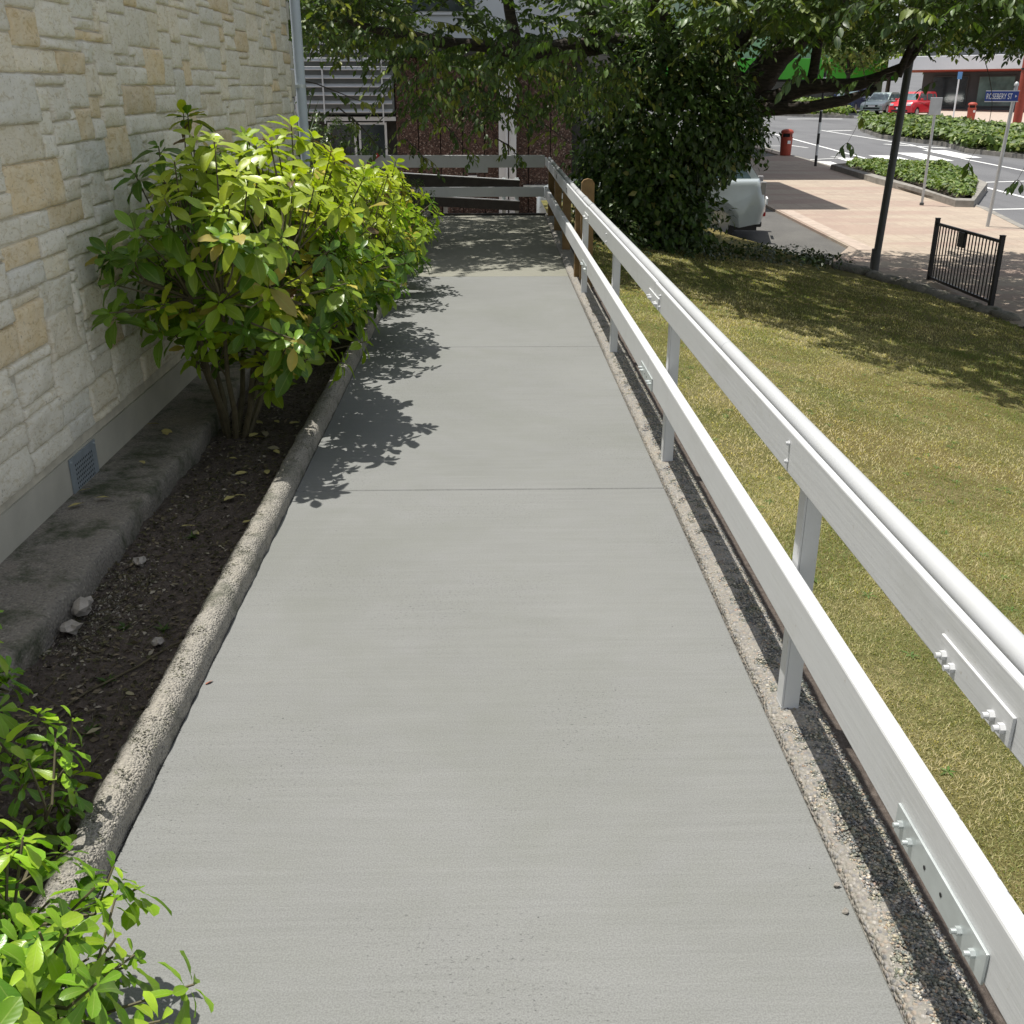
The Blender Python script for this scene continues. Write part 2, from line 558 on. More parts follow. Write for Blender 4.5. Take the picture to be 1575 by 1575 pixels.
a = NT('asphalt')
v = a.coords()
f = a.noise(v, 0.35, 5, 0.6); g = a.noise(v, 60, 4, 0.7); k = a.noise(a.coords((0.3, 0.05, 1)), 1.5, 4)
c = a.ramp(f, [(0.3, (0.125, 0.125, 0.13)), (0.7, (0.165, 0.165, 0.168))])
c = a.mix(a.ramp(g, [(0.3, 0.45), (0.6, 0.0)]), c, (0.07, 0.07, 0.075))
a.base(a.mix(a.ramp(k, [(0.50, 0.0), (0.60, 0.65)]), c, (0.09, 0.09, 0.095)))
a.rough(0.85); a.bump(g, 0.5, 0.01)
M['asphalt'] = a.m
a = NT('carpark_asphalt')
v = a.coords()
g = a.noise(v, 50, 4, 0.7); f = a.noise(v, 1.2, 5, 0.6)
c = a.ramp(f, [(0.3, (0.075, 0.072, 0.068)), (0.7, (0.12, 0.115, 0.105))])
a.base(a.mix(a.ramp(g, [(0.45, 0.0), (0.7, 0.5)]), c, (0.2, 0.19, 0.17))); a.rough(0.9); a.bump(g, 0.6, 0.01)
M['carpark'] = a.m
a = NT('paving')
v = a.coords()
bt = a.n('ShaderNodeTexBrick')
a.l(v, bt.inputs['Vector'])
bt.inputs['Scale'].default_value = 3.4
bt.inputs['Color1'].default_value = (0.34, 0.275, 0.22, 1); bt.inputs['Color2'].default_value = (0.42, 0.345, 0.27, 1)
bt.inputs['Mortar'].default_value = (0.27, 0.19, 0.14, 1)
bt.inputs['Mortar Size'].default_value = 0.022
bt.inputs['Brick Width'].default_value = 1.0; bt.inputs['Row Height'].default_value = 1.0
bt.offset = 0.0
f = a.noise(v, 0.8, 5, 0.6); g = a.noise(v, 14, 5, 0.7)
c = a.mix(a.ramp(f, [(0.35, 0.0), (0.65, 0.6)]), bt.outputs['Color'], (0.44, 0.365, 0.28))
band = a.ramp(a.noise(a.coords((0.25, 1.4, 1)), 0.9, 2), [(0.50, 0.0), (0.60, 0.55)])
c = a.mix(band, c, (0.33, 0.225, 0.185))
a.base(a.mix(a.ramp(g, [(0.3, 0.4), (0.6, 0.0)]), c, (0.24, 0.19, 0.15)))
a.rough(0.85); a.bump(g, 0.3, 0.01)
M['paving'] = a.m
M['paint'] = simple('road_paint', (0.78, 0.78, 0.76), 0.7, var=0.12, scale=8)
M['kerbstone'] = simple('street_kerb_concrete', (0.24, 0.225, 0.2), 0.9, var=0.25, scale=5, bump=0.5)
M['pinkpave'] = simple('pink_paving', (0.42, 0.34, 0.28), 0.85, var=0.18, scale=6)
a = NT('brown_pebble_panel')
v = a.coords()
cell = a.voro(v, 42, 'F1', 'Color'); dist = a.voro(v, 42, 'F1', 'Distance')
sep = a.n('ShaderNodeSeparateColor'); a.l(cell, sep.inputs[0])
cc = a.ramp(sep.outputs[0], [(0.0, (0.035, 0.022, 0.016)), (0.5, (0.085, 0.046, 0.034)), (0.88, (0.13, 0.08, 0.06)), (1.0, (0.30, 0.24, 0.20))])
a.base(cc); a.rough(0.85); a.bump(a.math('SUBTRACT', 1.0, dist), 0.8, 0.02)
M['pebble'] = a.m
M['glass'] = None
def m_glass(name, c=(0.02, 0.025, 0.03)):
    a = NT(name)
    a.base(a.ramp(a.noise(a.coords(), 2.0, 3), [(0.3, c), (0.7, tuple(x * 2.2 for x in c))]))
    a.rough(0.08)
    a.b.inputs['Specular IOR Level'].default_value = 0.8
    return a.m
M['glass'] = m_glass('dark_window_glass')
M['carglass'] = m_glass('car_glass', (0.06, 0.09, 0.10))
M['rubber'] = simple('tyre_rubber', (0.015, 0.015, 0.016), 0.8)
M['alloy'] = simple('alloy', (0.5, 0.5, 0.52), 0.3, metal=0.8, var=0.05)
def m_car(name, c):
    return simple(name, c, 0.28, var=0.03, coat=0.8)
M['leaf_bush'] = leaf_material('spotted_laurel_leaf', 0.33, 0.33, (1.35, 1.45, 0.5), 0.3)
M['leaf_choisya'] = leaf_material('glossy_leaf', 0.30, 0.33, (1.25, 1.45, 0.5), 0.35)
M['leaf_cherry'] = leaf_material('cherry_leaf', 0.45, 0.30, (1.2, 1.35, 0.45), 0.2)
M['leaf_ivy'] = leaf_material('climber_leaf', 0.40, 0.22, (1.2, 1.3, 0.45), 0.2)
M['leaf_far'] = leaf_material('hedge_leaf', 0.5, 0.25, (1.2, 1.3, 0.5), 0.0)
M['grass'] = leaf_material('grass_blade', 0.65, 0.48, (1.2, 1.2, 0.5), 0.0)
M['litter'] = leaf_material('dry_leaf', 0.8, 0.05, (1, 1, 1), 0.0)

# ------------------------------------------------------------------ the ground and what lies on it
sheet('ground', M['asphalt'], -250, 350, -60, 900, 12, 16, lambda x, y: street_z(y) - 0.02)['kind'] = 'structure'

def slab(mb, y0, y1, x0=-0.885, xr=None, z=0.0):
    g = 0.0035
    def xr_(y): return 0.79 if y <= 10.4 else 0.79 + 0.05 * (y - 10.4) / 5.6
    n = 4
    pts = [(x0, y0 + g), (xr_(y0) , y0 + g), (xr_(y1), y1 - g), (x0, y1 - g)]
    c = 0.004
    top = [(x0 + c, y0 + g + c), (xr_(y0) - c, y0 + g + c), (xr_(y1) - c, y1 - g - c), (x0 + c, y1 - g - c)]
    vs = [(px, py, z) for px, py in top] + [(px, py, z - c) for px, py in pts] + [(px, py, z - 0.12) for px, py in pts]
    fs = [(0, 1, 2, 3)] + [(i + 4, (i + 1) % 4 + 4, (i + 1) % 4, i) for i in range(4)] + [(i + 8, (i + 1) % 4 + 8, (i + 1) % 4 + 4, i + 4) for i in range(4)]
    mb.add(vs, fs)
mb = MB()
for a0, a1 in ((-5, -1.7), (-1.7, 1.3), (1.3, 4.34), (4.34, 7.21), (7.21, 10.32)):
    slab(mb, a0, a1)
mb.build('ramp_path', M['ramp'])['kind'] = 'structure'
mb = MB(); slab(mb, 10.32, 16.0)
mb.build('landing_path', M['landing'])['kind'] = 'structure'
# fill under the ramp and the retaining face at its far end
mb = MB()
mb.box(-1.75, 1.0, -5, 15.98, -1.6, -0.125)
mb.build('ramp_embankment', M['oldslab'])['kind'] = 'structure'
MB().box(-1.6, 0.9, 16.004, 16.06, -1.2, 0.03).build('landing_edge_board', M['dark_shaded_timber'])['kind'] = 'structure'

def kerb(name, prof, y0, y1, mat, amp=0.004, step=0.02, xoff=None):
    ys = np.arange(y0, y1 + step, step)
    V = []
    n = len(prof)
    for y in ys:
        big = 0.006 * nz(0.3, y, 7.0, 1.1)
        for j, (x, z) in enumerate(prof):
            q = 0.0 if j in (0, n - 1) else 1.0
            dx = amp * nz(x * 40, y * 14, z * 30) * q
            dz = amp * 1.4 * nz(x * 30 + 9, y * 17, z * 20) * q + amp * 1.0 * nz(x * 90, y * 60, 3) * q
            xo = xoff(y) if xoff else 0.0
            V.append((x + dx + big + xo, y, z + dz + big * 0.5))
    idx = np.arange(len(ys) * n).reshape(len(ys), n)
    F = np.stack([idx[:-1, :-1], idx[1:, :-1], idx[1:, 1:], idx[:-1, 1:]], -1).reshape(-1, 4)
    o = np_mesh(name, np.array(V), F, mat, None, True)
    o['kind'] = 'structure'
    return o
kerb('ramp_kerb', [(-0.885, -0.1), (-0.886, 0.0), (-0.889, 0.045), (-0.898, 0.070), (-0.915, 0.080), (-0.938, 0.083), (-0.962, 0.077), (-0.980, 0.058), (-0.988, 0.02), (-0.990, -0.08)], -3, 16, M['kerb'], 0.006, 0.018)
kerb('ramp_kerb', [(0.794, -0.1), (0.794, 0.006), (0.800, 0.018), (0.815, 0.024), (0.85, 0.027), (0.89, 0.026), (0.925, 0.02), (0.945, 0.006), (0.955, -0.03), (0.957, -0.12)], -3, 16, M['aggr'], 0.005, 0.018, xoff=lambda y: 0 if y < 10.4 else 0.05 * (y - 10.4) / 5.6)

# loose relief of the exposed aggregate: small chips set in the kerb
def chips(name, n, xf, zf, ys, cols, wts, s0, s1, label):
    y = ys[0] + (ys[1] - ys[0]) * rng.random(n) ** 1.7
    x = xf[0] + (xf[1] - xf[0]) * rng.random(n)
    z = np.array([zf(a_) for a_ in x])
    o6 = np.array([(1, 0, 0), (-1, 0, 0), (0, 1, 0), (0, -1, 0), (0, 0, 1), (0, 0, -1)], float)
    f8 = np.array([(0, 2, 4), (2, 1, 4), (1, 3, 4), (3, 0, 4), (2, 0, 5), (1, 2, 5), (3, 1, 5), (0, 3, 5)])
    sc = rng.uniform(s0, s1, (n, 1, 1)) * rng.uniform(.6, 1.3, (n, 1, 3)) * np.array([1, 1, .55])
    th = rng.random(n) * 6.28
    V = o6[None] * sc * (1 + rng.normal(0, .18, (n, 6, 3)))
    V = V + rng.normal(0, .15, (n, 6, 3)) * sc
    c, s_ = np.cos(th)[:, None], np.sin(th)[:, None]
    X = V[..., 0] * c - V[..., 1] * s_; Y = V[..., 0] * s_ + V[..., 1] * c
    V = np.stack([X + x[:, None], Y + y[:, None], V[..., 2] + z[:, None]], -1).reshape(-1, 3)
    F = (f8[None] + (np.arange(n) * 6)[:, None, None]).reshape(-1, 3)
    o = np_mesh(name, V, F, M['litter'], None, False, np.repeat(pick_cols(n, cols, wts, .15), 6, axis=0), np.zeros((n * 6, 3)))
    return tag(o, label, 'gravel', None, 'stuff')
chips('kerb_aggregate', 30000, (0.797, 0.948), lambda x: 0.027 - 0.022 * abs((x - .87) / .08) ** 3, (1.0, 9.0),
      [(0.16, 0.17, 0.18), (0.10, 0.10, 0.11), (0.42, 0.36, 0.29), (0.26, 0.25, 0.24), (0.34, 0.24, 0.19), (0.52, 0.48, 0.42)], [3, 2, 2.4, 3, .7, 1], .0025, .0062, 'grey and tan pebbles set in the right hand ramp kerb')
chips('kerb_grit', 9000, (-0.978, -0.893), lambda x: 0.081 - 0.026 * abs((x + .936) / .045) ** 2.4, (1.2, 7.0),
      [(0.33, 0.31, 0.265), (0.42, 0.39, 0.33), (0.20, 0.185, 0.165), (0.11, 0.10, 0.095)], [3, 2, 2, 1.4], .0016, .0042, 'fine pale grit on the rounded left kerb of the ramp')
# planting bed
def soil_z(x, y):
    return -0.035 + 0.022 * nz(x, y, 0, 3.0) + 0.012 * nz(x, y, 5, 11.0) + 0.007 * nz(x, y, 9, 31) + 0.02 * max(0, (-1.2 - x))
sheet('garden_bed', M['soil'], -1.56, -0.982, -1.0, 16, 42, 900, soil_z)['kind'] = 'structure'
sheet('garden_soil', M['soil'], -9, -1.5, 10.3, 21, 30, 40, lambda x, y: -0.05 + 0.05 * nz(x, y, 0, 1.5))['kind'] = 'structure'
# the old footing that steps out from the wall
V = []
ys = np.arange(-1, 10.25, 0.03)
prof = [(-1.81, 0.070), (-1.72, 0.071), (-1.62, 0.069), (-1.54, 0.068), (-1.485, 0.066), (-1.472, 0.055), (-1.468, 0.0), (-1.465, -0.12)]
for y in ys:
    wob = 0.028 * nz(0, y, 2, 0.9) + 0.012 * nz(0, y, 5, 5) + (0.05 * max(0, y - 4.8) if y < 7 else 0.11)
    for j, (x, z) in enumerate(prof):
        q = j / 7.0
        V.append((x - wob * q * (1 if j > 1 else 0.3) + 0.008 * nz(x * 20, y * 9, 1) * (j > 2), y, z + (0.006 * nz(x * 12, y * 7, 4) + 0.010 * nz(x * 30, y * 24, 8) * (3 < j < 6)) * (j > 0)))
idx = np.arange(len(ys) * 8).reshape(len(ys), 8)
F = np.stack([idx[:-1, :-1], idx[1:, :-1], idx[1:, 1:], idx[:-1, 1:]], -1).reshape(-1, 4)
np_mesh('wall_footing', np.array(V), F, M['oldslab'], None, True)['kind'] = 'structure'

# lawn bank
def lawn_f(x, y):
    z = lawn_z(x, y) + 0.02 * nz(x, y, 0, 0.8) + 0.010 * nz(x, y, 3, 4.5)
    if x < 1.15:
        z -= 0.05 * max(0.0, (1.15 - x) / 0.2)
    return z
def edge_x(y):
    return 6.95 if y < 13.3 else max(4.3, 6.95 - (y - 13.3) * 0.48)
def lawn_warp(x, y):
    t = (x - 0.955) / (7.0 - 0.955)
    return (0.955 + t * (edge_x(y) - 0.955), y)
sheet('lawn', M['turf'], 0.955, 7.0, -4, 19.5, 90, 260, lawn_f, warp=lawn_warp)['kind'] = 'structure'
sheet('bare_earth_strip', M['soil'], 0.95, 1.07, -4, 16, 4, 700, lambda x, y: -0.045 + 0.012 * nz(x, y, 0, 9) - 0.2 * max(0, x - 1.03))['kind'] = 'structure'
# street surfaces: car park, paved footpath with its kerb
def strip(name, mat, outline, dz, t=0.0):
    mb = MB()
    n = len(outline)
    vs = [(x, y, street_z(y) + dz) for x, y in outline]
    fs = [tuple(range(n))]
    if t:
        vs += [(x, y, street_z(y) + dz - t) for x, y in outline]
        fs += [(i, (i + 1) % n, (i + 1) % n + n, i + n) for i in range(n)]
    return mb.add(vs, fs).build(name, mat)
strip('car_park', M['carpark'], [(-9, 12), (5.2, 12), (6.62, 19), (6.68, 34.8), (11.1, 40), (11.1, 60), (-9, 60)], 0.0, 0.03)['kind'] = 'structure'
strip('footpath', M['paving'], [(5.0, -8), (10.3, -8), (10.8, 21), (11.5, 24.6), (11.2, 41), (11.3, 60), (11.0, 60), (10.9, 40.2), (6.65, 36.0), (6.58, 19), (5.8, 17.5), (5.0, 15)], 0.05, 0.2)['kind'] = 'structure'
mb = MB()
kl = [(10.3, -8), (10.8, 21), (11.5, 24.6), (11.3, 34.6), (11.2, 41), (11.3, 60)]
for (xa, ya), (xb, yb) in zip(kl[:-1], kl[1:]):
    mb.add([(xa, ya, street_z(ya) + 0.056), (xa + .16, ya, street_z(ya) + 0.056), (xb + .16, yb, street_z(yb) + 0.056), (xb, yb, street_z(yb) + 0.056),
            (xa, ya, street_z(ya) - 0.1), (xa + .18, ya, street_z(ya) - 0.1), (xb + .18, yb, street_z(yb) - 0.1), (xb, yb, street_z(yb) - 0.1)],
           [(0, 1, 2, 3), (1, 5, 6, 2), (0, 3, 7, 4)])
mb.build('street_kerb', M['kerbstone'])['kind'] = 'structure'
strip('tile_border', M['pinkpave'], [(6.66, 24.2), (6.95, 24.2), (6.95, 18.6), (6.62, 18.6)], 0.056)['kind'] = 'structure'
strip('far_footpath', M['pinkpave'], [(26.4, 50), (45, 50), (60, 90), (31, 90), (28.2, 68)], 0.06, 0.2)['kind'] = 'structure'
strip('lower_forecourt', M['pinkpave'], [(-6, 16.2), (2.2, 16.2), (2.2, 32), (-6, 32)], 0.02)['kind'] = 'structure'

def quadline(mb, a, b, wd):
    a = Vector(a); b = Vector(b)
    d = (b - a).normalized(); p = Vector((-d.y, d.x)) * wd / 2
    q = [a + p, b + p, b - p, a - p]
    mb.add([(v.x, v.y, street_z(v.y) - 0.012) for v in q], [(0, 1, 2, 3)])
mb = MB()
for a0, b0, wd in [((14.35, 54), (13.85, 38.5), 0.13), ((17.7, 57.5), (18.3, 46.6), 0.13), ((18.3, 46.6), (17.4, 38.8), 0.13), ((17.4, 38.8), (17.3, 25), 0.13),
                   ((11.4, 45.9), (13.0, 45.9), 0.12), ((13.3, 44.8), (12.85, 46.7), 0.12), ((11.4, 38.7), (13.3, 39.8), 0.12), ((12.9, 40.4), (13.5, 39.2), .1),
                   ((14.0, 30.8), (17.2, 31.5), 0.13), ((11.8, 24.75), (15.2, 25.1), 0.13), ((13.9, 30.0), (13.65, 22), 0.13),
                   ((17.9, 57), (19.3, 57.4), 0.3), ((14.3, 70), (14.4, 54), 0.1), ((17.3, 47), (19.0, 44.5), .25), ((19.4, 70.5), (23, 70.5), 0.35)]:
    quadline(mb, a0, b0, wd)
for k, (x, y) in enumerate([(11.6, 36.3), (13.2, 37.6), (14.8, 38.9), (16.3, 40.2), (17.9, 41.5), (19.5, 42.8), (21.1, 43.6)]):
    q = [(x - .5, y - 1.7), (x + .4, y - 1.9), (x + .55, y + 1.7), (x - .35, y + 1.9)]
    mb.add([(px, py, street_z(py) - 0.011) for px, py in q], [(0, 1, 2, 3)])
mb.build('road_marking', M['paint'])['kind'] = 'structure'

# ------------------------------------------------------------------ the stone building on the left
WX = -1.80
bld = empty('stone_building', (-1.8, 10.2, 0), 'cream rubble stone building with grey rendered plinth beside the ramp', 'building')
bld.location = (0, 0, 0)
def stones(y0, y1, z0, z1):
    cw, ch = 0.066, 0.046
    nx, nzz = int((y1 - y0) / cw), int((z1 - z0) / ch)
    used = np.zeros((nzz, nx), bool)
    rects = []
    rr = random.Random(5)
    for j in range(nzz):
        for i in range(nx):
            if used[j, i]: continue
            h = rr.choice([1, 2, 2, 3, 3, 3, 4]); wd = {1: rr.choice([4, 5, 6]), 2: rr.choice([4, 5, 6, 8]), 3: rr.choice([3, 4, 5, 6, 8]), 4: rr.choice([4, 5, 6, 8])}[h]
            h = min(h, nzz - j)
            while wd > 1 and (i + wd > nx or used[j, i:i + wd].any()): wd -= 1
            while h > 1 and used[j:j + h, i:i + wd].any(): h -= 1
            if wd < 3 and h > 1 and rr.random() < .7: h = 1 if wd == 1 else 2
            if wd == 1 and rects and rr.random() < 0.8 and not used[j, i] and i + 1 < nx and not used[j, i + 1]:
                wd = 2
            used[j:j + h, i:i + wd] = True
            rects.append((i, j, wd, h))
    V, F, C = [], [], []
    base = 0
    for i, j, wd, h in rects:
        a0, a1 = y0 + i * cw, y0 + (i + wd) * cw
        b0, b1 = z0 + j * ch, z0 + (j + h) * ch
        gp = rr.uniform(0.0008, 0.0025)
        sk = [rr.uniform(-0.008, 0.008) for _ in range(6)]
        pro = rr.uniform(0.0, 0.010)
        tilt = rr.uniform(-0.010, 0.010); tilt2 = rr.uniform(-0.012, 0.004)
        def cuts(a, b):
            m = max(2, int((b - a) / 0.024))
            l_ = b - a
            e1, e2 = min(.0035, l_ * .1), min(.010, l_ * .22)
            return [0, e1, e2] + [e2 + (l_ - 2 * e2) * t_ / m for t_ in range(1, m)] + [l_ - e2, l_ - e1, l_]
        cu_, cv_ = cuts(a0 + gp, a1 - gp), cuts(b0 + gp, b1 - gp)
        n1, n2 = len(cu_) - 1, len(cv_) - 1
        r = rr.random()
        if r < 0.55: c = (0.76, 0.72, 0.61)
        elif r < 0.76: c = (0.78, 0.71, 0.56)
        elif r < 0.87: c = (0.70, 0.68, 0.60)
        else: c = (0.74, 0.60, 0.38)
        kv = rr.uniform(0.90, 1.10)
        c = tuple(min(0.84, x * kv) for x in c)
        sd_ = rr.uniform(0, 50)
        rough_ = rr.uniform(.5, 1.5)
        for q in range(n2 + 1):
            for p in range(n1 + 1):
                yy, zz = a0 + gp + cu_[p], b0 + gp + cv_[q]
                u, v_ = cu_[p] / cu_[-1], cv_[q] / cv_[-1]
                yy += sk[0] * v_ * u + sk[1] * v_ * (1 - u) + 0.0045 * nz(yy * 16, zz * 16, sd_)
                zz += 0.5 * (sk[2] * u * v_ + sk[3] * u * (1 - v_)) + 0.0035 * nz(yy * 13, zz * 13, sd_ + 9)
                e = 0.0 if (p in (0, n1) or q in (0, n2)) else (0.72 if (p in (1, n1 - 1) or q in (1, n2 - 1)) else 1.0)
                x = WX - 0.011 + (pro + 0.011) * e + (tilt * (u - .5) + tilt2 * (v_ - .5)) * e + rough_ * (0.009 * nz(yy * 6, zz * 9, sd_) + 0.0055 * nz(yy * 22, zz * 26, sd_) + 0.003 * nz(yy * 50, zz * 60, sd_)) * e
                V.append((x, yy, zz + 0.010 * (yy - 4)))
                C.append(c)
        for q in range(n2):
            for p in range(n1):
                k = base + q * (n1 + 1) + p
                F.append((k, k + 1, k + n1 + 2, k + n1 + 1))
        base += (n1 + 1) * (n2 + 1)
    o = np_mesh('stone_facing', np.array(V), np.array(F), M['stone'], bld, True, np.array(C))
    return o
stones(0.2, 10.22, 0.265, 3.6)
MB().box(-8, WX - 0.009, -4, 10.16, 0.2, 3.85).build('wall_core', M['mortar'], bld)
# plinth, cut round the vent
mb = MB()
mb.box(-7.9, WX + 0.002, -4, 10.12, -0.3, 0.228)
mb.build('plinth', M['plinth'], bld)
mb = MB()
mb.box(-8.1, WX - 0.02, -4.1, 10.2, 3.86, 4.0, bev=0.02)
mb.build('parapet_cap', M['render'], bld)
# return face of stone at the far corner
mb = MB()
rr = random.Random(3)
z = 0.27
while z < 3.6:
    h = rr.choice([0.11, 0.16, 0.2, 0.24])
    mb.box(-2.2 + rr.uniform(-.1, .1), WX + rr.uniform(0.0, 0.028), 10.17, 10.24 + rr.uniform(0, 0.03), z, z + h - 0.012, bev=0.012)
    z += h
o = mb.build('corner_stone', M['render'], bld, True)
# air vent
vent = empty('dummy', (0, 0, 0), None, None)
bpy.data.objects.remove(vent)
mb = MB()
y0, y1, z0, z1 = 4.14, 4.44, 0.018, 0.222
nh, nv = 11, 7
mb.box(WX + 0.004, WX + 0.009, y0, y0 + 0.045, z0, z1)
mb.box(WX + 0.004, WX + 0.009, y1 - 0.045, y1, z0, z1)
mb.box(WX + 0.004, WX + 0.009, y0 + 0.045, y1 - 0.045, z0, z0 + 0.03)
mb.box(WX + 0.004, WX + 0.009, y0 + 0.045, y1 - 0.045, z1 - 0.03, z1)
ia, ib, ja, jb = y0 + 0.045, y1 - 0.045, z0 + 0.03, z1 - 0.03
cy, cz = (ib - ia) / nh, (jb - ja) / nv
for i in range(nh):
    for j in range(nv):
        ca, cb = ia + (i + .5) * cy, ja + (j + .5) * cz
        ring, out = [], []
        for k in range(8):
            t = 2 * PI * (k + .5) / 8
            ring.append((WX + 0.009, ca + 0.0052 * math.cos(t), cb + 0.0058 * math.sin(t)))
            q = max(abs(math.cos(t)), abs(math.sin(t)))
            out.append((WX + 0.009, ca + cy / 2 * math.cos(t) / q, cb + cz / 2 * math.sin(t) / q))
        corners = out
        mb.add(ring + out, [(k, (k + 1) % 8, (k + 1) % 8 + 8, k + 8) for k in range(8)])
        for k, (sy, sz) in ((0, (1, 1)), (2, (-1, 1)), (4, (-1, -1)), (6, (1, -1))):
            mb.add([(WX + 0.009, ca + sy * cy / 2, cb + sz * cz / 2), out[k], out[(k + 1) % 8]], [(0, 1, 2)])
vt = mb.build('air_vent', M['steel'], bld)
MB().box(WX + 0.0025, WX + 0.0035, y0 + .02, y1 - .02, z0 + .02, z1 - .02).build('vent_void', M['dark'], vt)
for (a0, b0) in ((y0 + .015, z0 + .015), (y1 - .015, z0 + .015), (y0 + .015, z1 - .015), (y1 - .015, z1 - .015)):
    MB().tube([(WX + 0.009, a0, b0), (WX + 0.013, a0, b0)], 0.005, 8).build('screw', M['galv'], vt)
# downpipe
pp = MB().tube([(-1.735, 10.29, -0.1), (-1.735, 10.29, 3.9)], 0.047, 20).build('downpipe', M['bluegrey'], bld, True)
for zz in (0.75, 1.75, 3.2):
    MB().tube([(-1.735, 10.29, zz - .015), (-1.735, 10.29, zz + .015)], 0.051, 20).box(-1.83, -1.735, 10.22, 10.25, zz - .012, zz + .012).build('pipe_bracket', M['galv'], pp)

# ------------------------------------------------------------------ the white railing
rail = empty('ramp_railing', (0.85, 2.5, 0), 'white painted two rail railing down the right edge of the ramp and across its end', 'railing')
rail.location = (0, 0, 0)
def rz_low(y): return 0.0 if y < 9 else -0.045 * (y - 9) / 6.8
def rx(y): return 0.0 if y < 10.4 else 0.05 * (y - 10.4) / 5.6
def board(name, x0, x1, ya, yb, za, zb, dza=0.0, dzb=0.0, bev=0.006):
    """a rail board from ya to yb"""
    xa, xb = rx(ya), rx(yb)
    bm = bmesh.new()
    vs = []
    for (y, dx, dz) in ((ya, xa, dza), (yb, xb, dzb)):
        for (x, z) in ((x0, za), (x1, za), (x1, zb), (x0, zb)):
            vs.append(bm.verts.new((x + dx, y, z + dz)))
    for f in ((3, 2, 1, 0), (4, 5, 6, 7), (0, 1, 5, 4), (1, 2, 6, 5), (2, 3, 7, 6), (3, 0, 4, 7)):
        bm.faces.new([vs[i] for i in f])
    bmesh.ops.recalc_face_normals(bm, faces=bm.faces[:])
    bmesh.ops.bevel(bm, geom=bm.edges[:], offset=bev, segments=2, affect='EDGES', profile=0.5)
    me = bpy.data.meshes.new(name)
    bm.to_mesh(me); bm.free()
    o = link_mesh(name, me, M['white'], rail)
    return o
tops = [(-2.6, 4.84), (4.844, 8.42), (8.424, 12.1), (12.104, 15.8)]
for k, (ya, yb) in enumerate(tops):
    j = [0.0, 0.003, -0.002, 0.002, 0][k]
    board('top_board', 0.780, 0.798, ya, yb, 0.735, 0.847, j, j, 0.004)
lows = [(-2.6, 4.93), (4.934, 8.5), (8.504, 12.2), (12.204, 15.8)]
for k, (ya, yb) in enumerate(lows):
    board('lower_rail', 0.780, 0.823, ya, yb, 0.336, 0.476, rz_low(ya), rz_low(yb), 0.006)
# round handrail, with its seams
pts = [(-2.6, 3.55), (3.552, 8.65), (8.655, 9.3), (9.305, 10.1), (10.105, 12.9), (12.905, 15.8)]
for k, (ya, yb) in enumerate(pts):
    MB().tube([(0.8435 + rx(ya), ya, 0.827), (0.8435 + rx(yb), yb, 0.827)], 0.0240, 20).build('handrail_pipe', M['whitepipe'], rail, True)
for y in (8.652, 9.302, 10.102, 12.9):
    MB().tube([(0.8435 + rx(y), y - .02, 0.827), (0.8435 + rx(y), y + .02, 0.827)], 0.0285, 20).build('pipe_collar', M['whitepipe'], rail, True)
post_y = [-1.8, 0.35, 2.51, 4.66, 6.94, 9.27]
for y in post_y:
    mb = MB()
    # steel channel open towards the lawn
    mb.box(0.826, 0.832, y - 0.026, y + 0.026, 0.0, 0.785, bev=0.0015)
    mb.box(0.8325, 0.876, y - 0.026, y - 0.020, 0.0, 0.79)
    mb.box(0.8325, 0.876, y + 0.020, y + 0.026, 0.0, 0.79)
    po = mb.build('post', M['white'], rail)
    MB().box(0.8255, 0.8765, y - 0.0265, y + 0.0265, 0.02, 0.0325).build('foot', M['white'], po)
    MB().box(0.7985, 0.8255, y - 0.02, y + 0.02, 0.745, 0.80).build('rail_packer', M['white'], po)
def bolt_mb(x, y, z, r=0.009, l=0.014):
    mb = MB()
    mb.tube([(x, y, z), (x - l * .5, y, z)], r, 6)
    mb.tube([(x - l * .5, y, z), (x - l, y, z)], r * 0.6, 10)
    return mb
for y in (2.52, 4.66, 6.94):
    for z in (0.765, 0.815):
        bolt_mb(0.7795, y, z, 0.007, 0.010).build('bolt', M['white'], rail)
def plate(x, ya, yb, za, zb, mat, bolts, name='splice_plate', r=0.009, holes=()):
    mb = MB().box(x - 0.006, x - 0.0004, ya, yb, za, zb, bev=0.0012)
    p = mb.build(name, mat, rail)
    for (y, z) in bolts:
        bolt_mb(x - 0.006, y, z, r, 0.017).build('bolt', mat, p)
    for (y, z) in holes:
        MB().tube([(x - 0.0062, y, z), (x - 0.0068, y, z)], 0.0045, 8).build('bolt_hole', M['dark'], p)
    return p
for yj, yl in ((1.405, 1.40), (4.84, 4.95), (8.42, 8.5)):
    s_ = 0.13 if yj < 2 else 0.15
    plate(0.780, yj - s_, yj + s_, 0.742, 0.795, M['white'], [(yj + .105, 0.766), (yj + .07, 0.762), (yj - .075, 0.764), (yj - .11, 0.764)], r=0.0085)
    q = 0.185
    plate(0.780, yl - q - .005, yl + q, 0.336 + rz_low(yl), 0.40 + rz_low(yl), M['galv'],
          [(yl + .155, .372 + rz_low(yl)), (yl + .11, .368 + rz_low(yl)), (yl - .105, .366 + rz_low(yl)), (yl - .155, .368 + rz_low(yl))], r=0.008, holes=[(yl + 0.045, 0.366), (yl - .025, 0.368)])
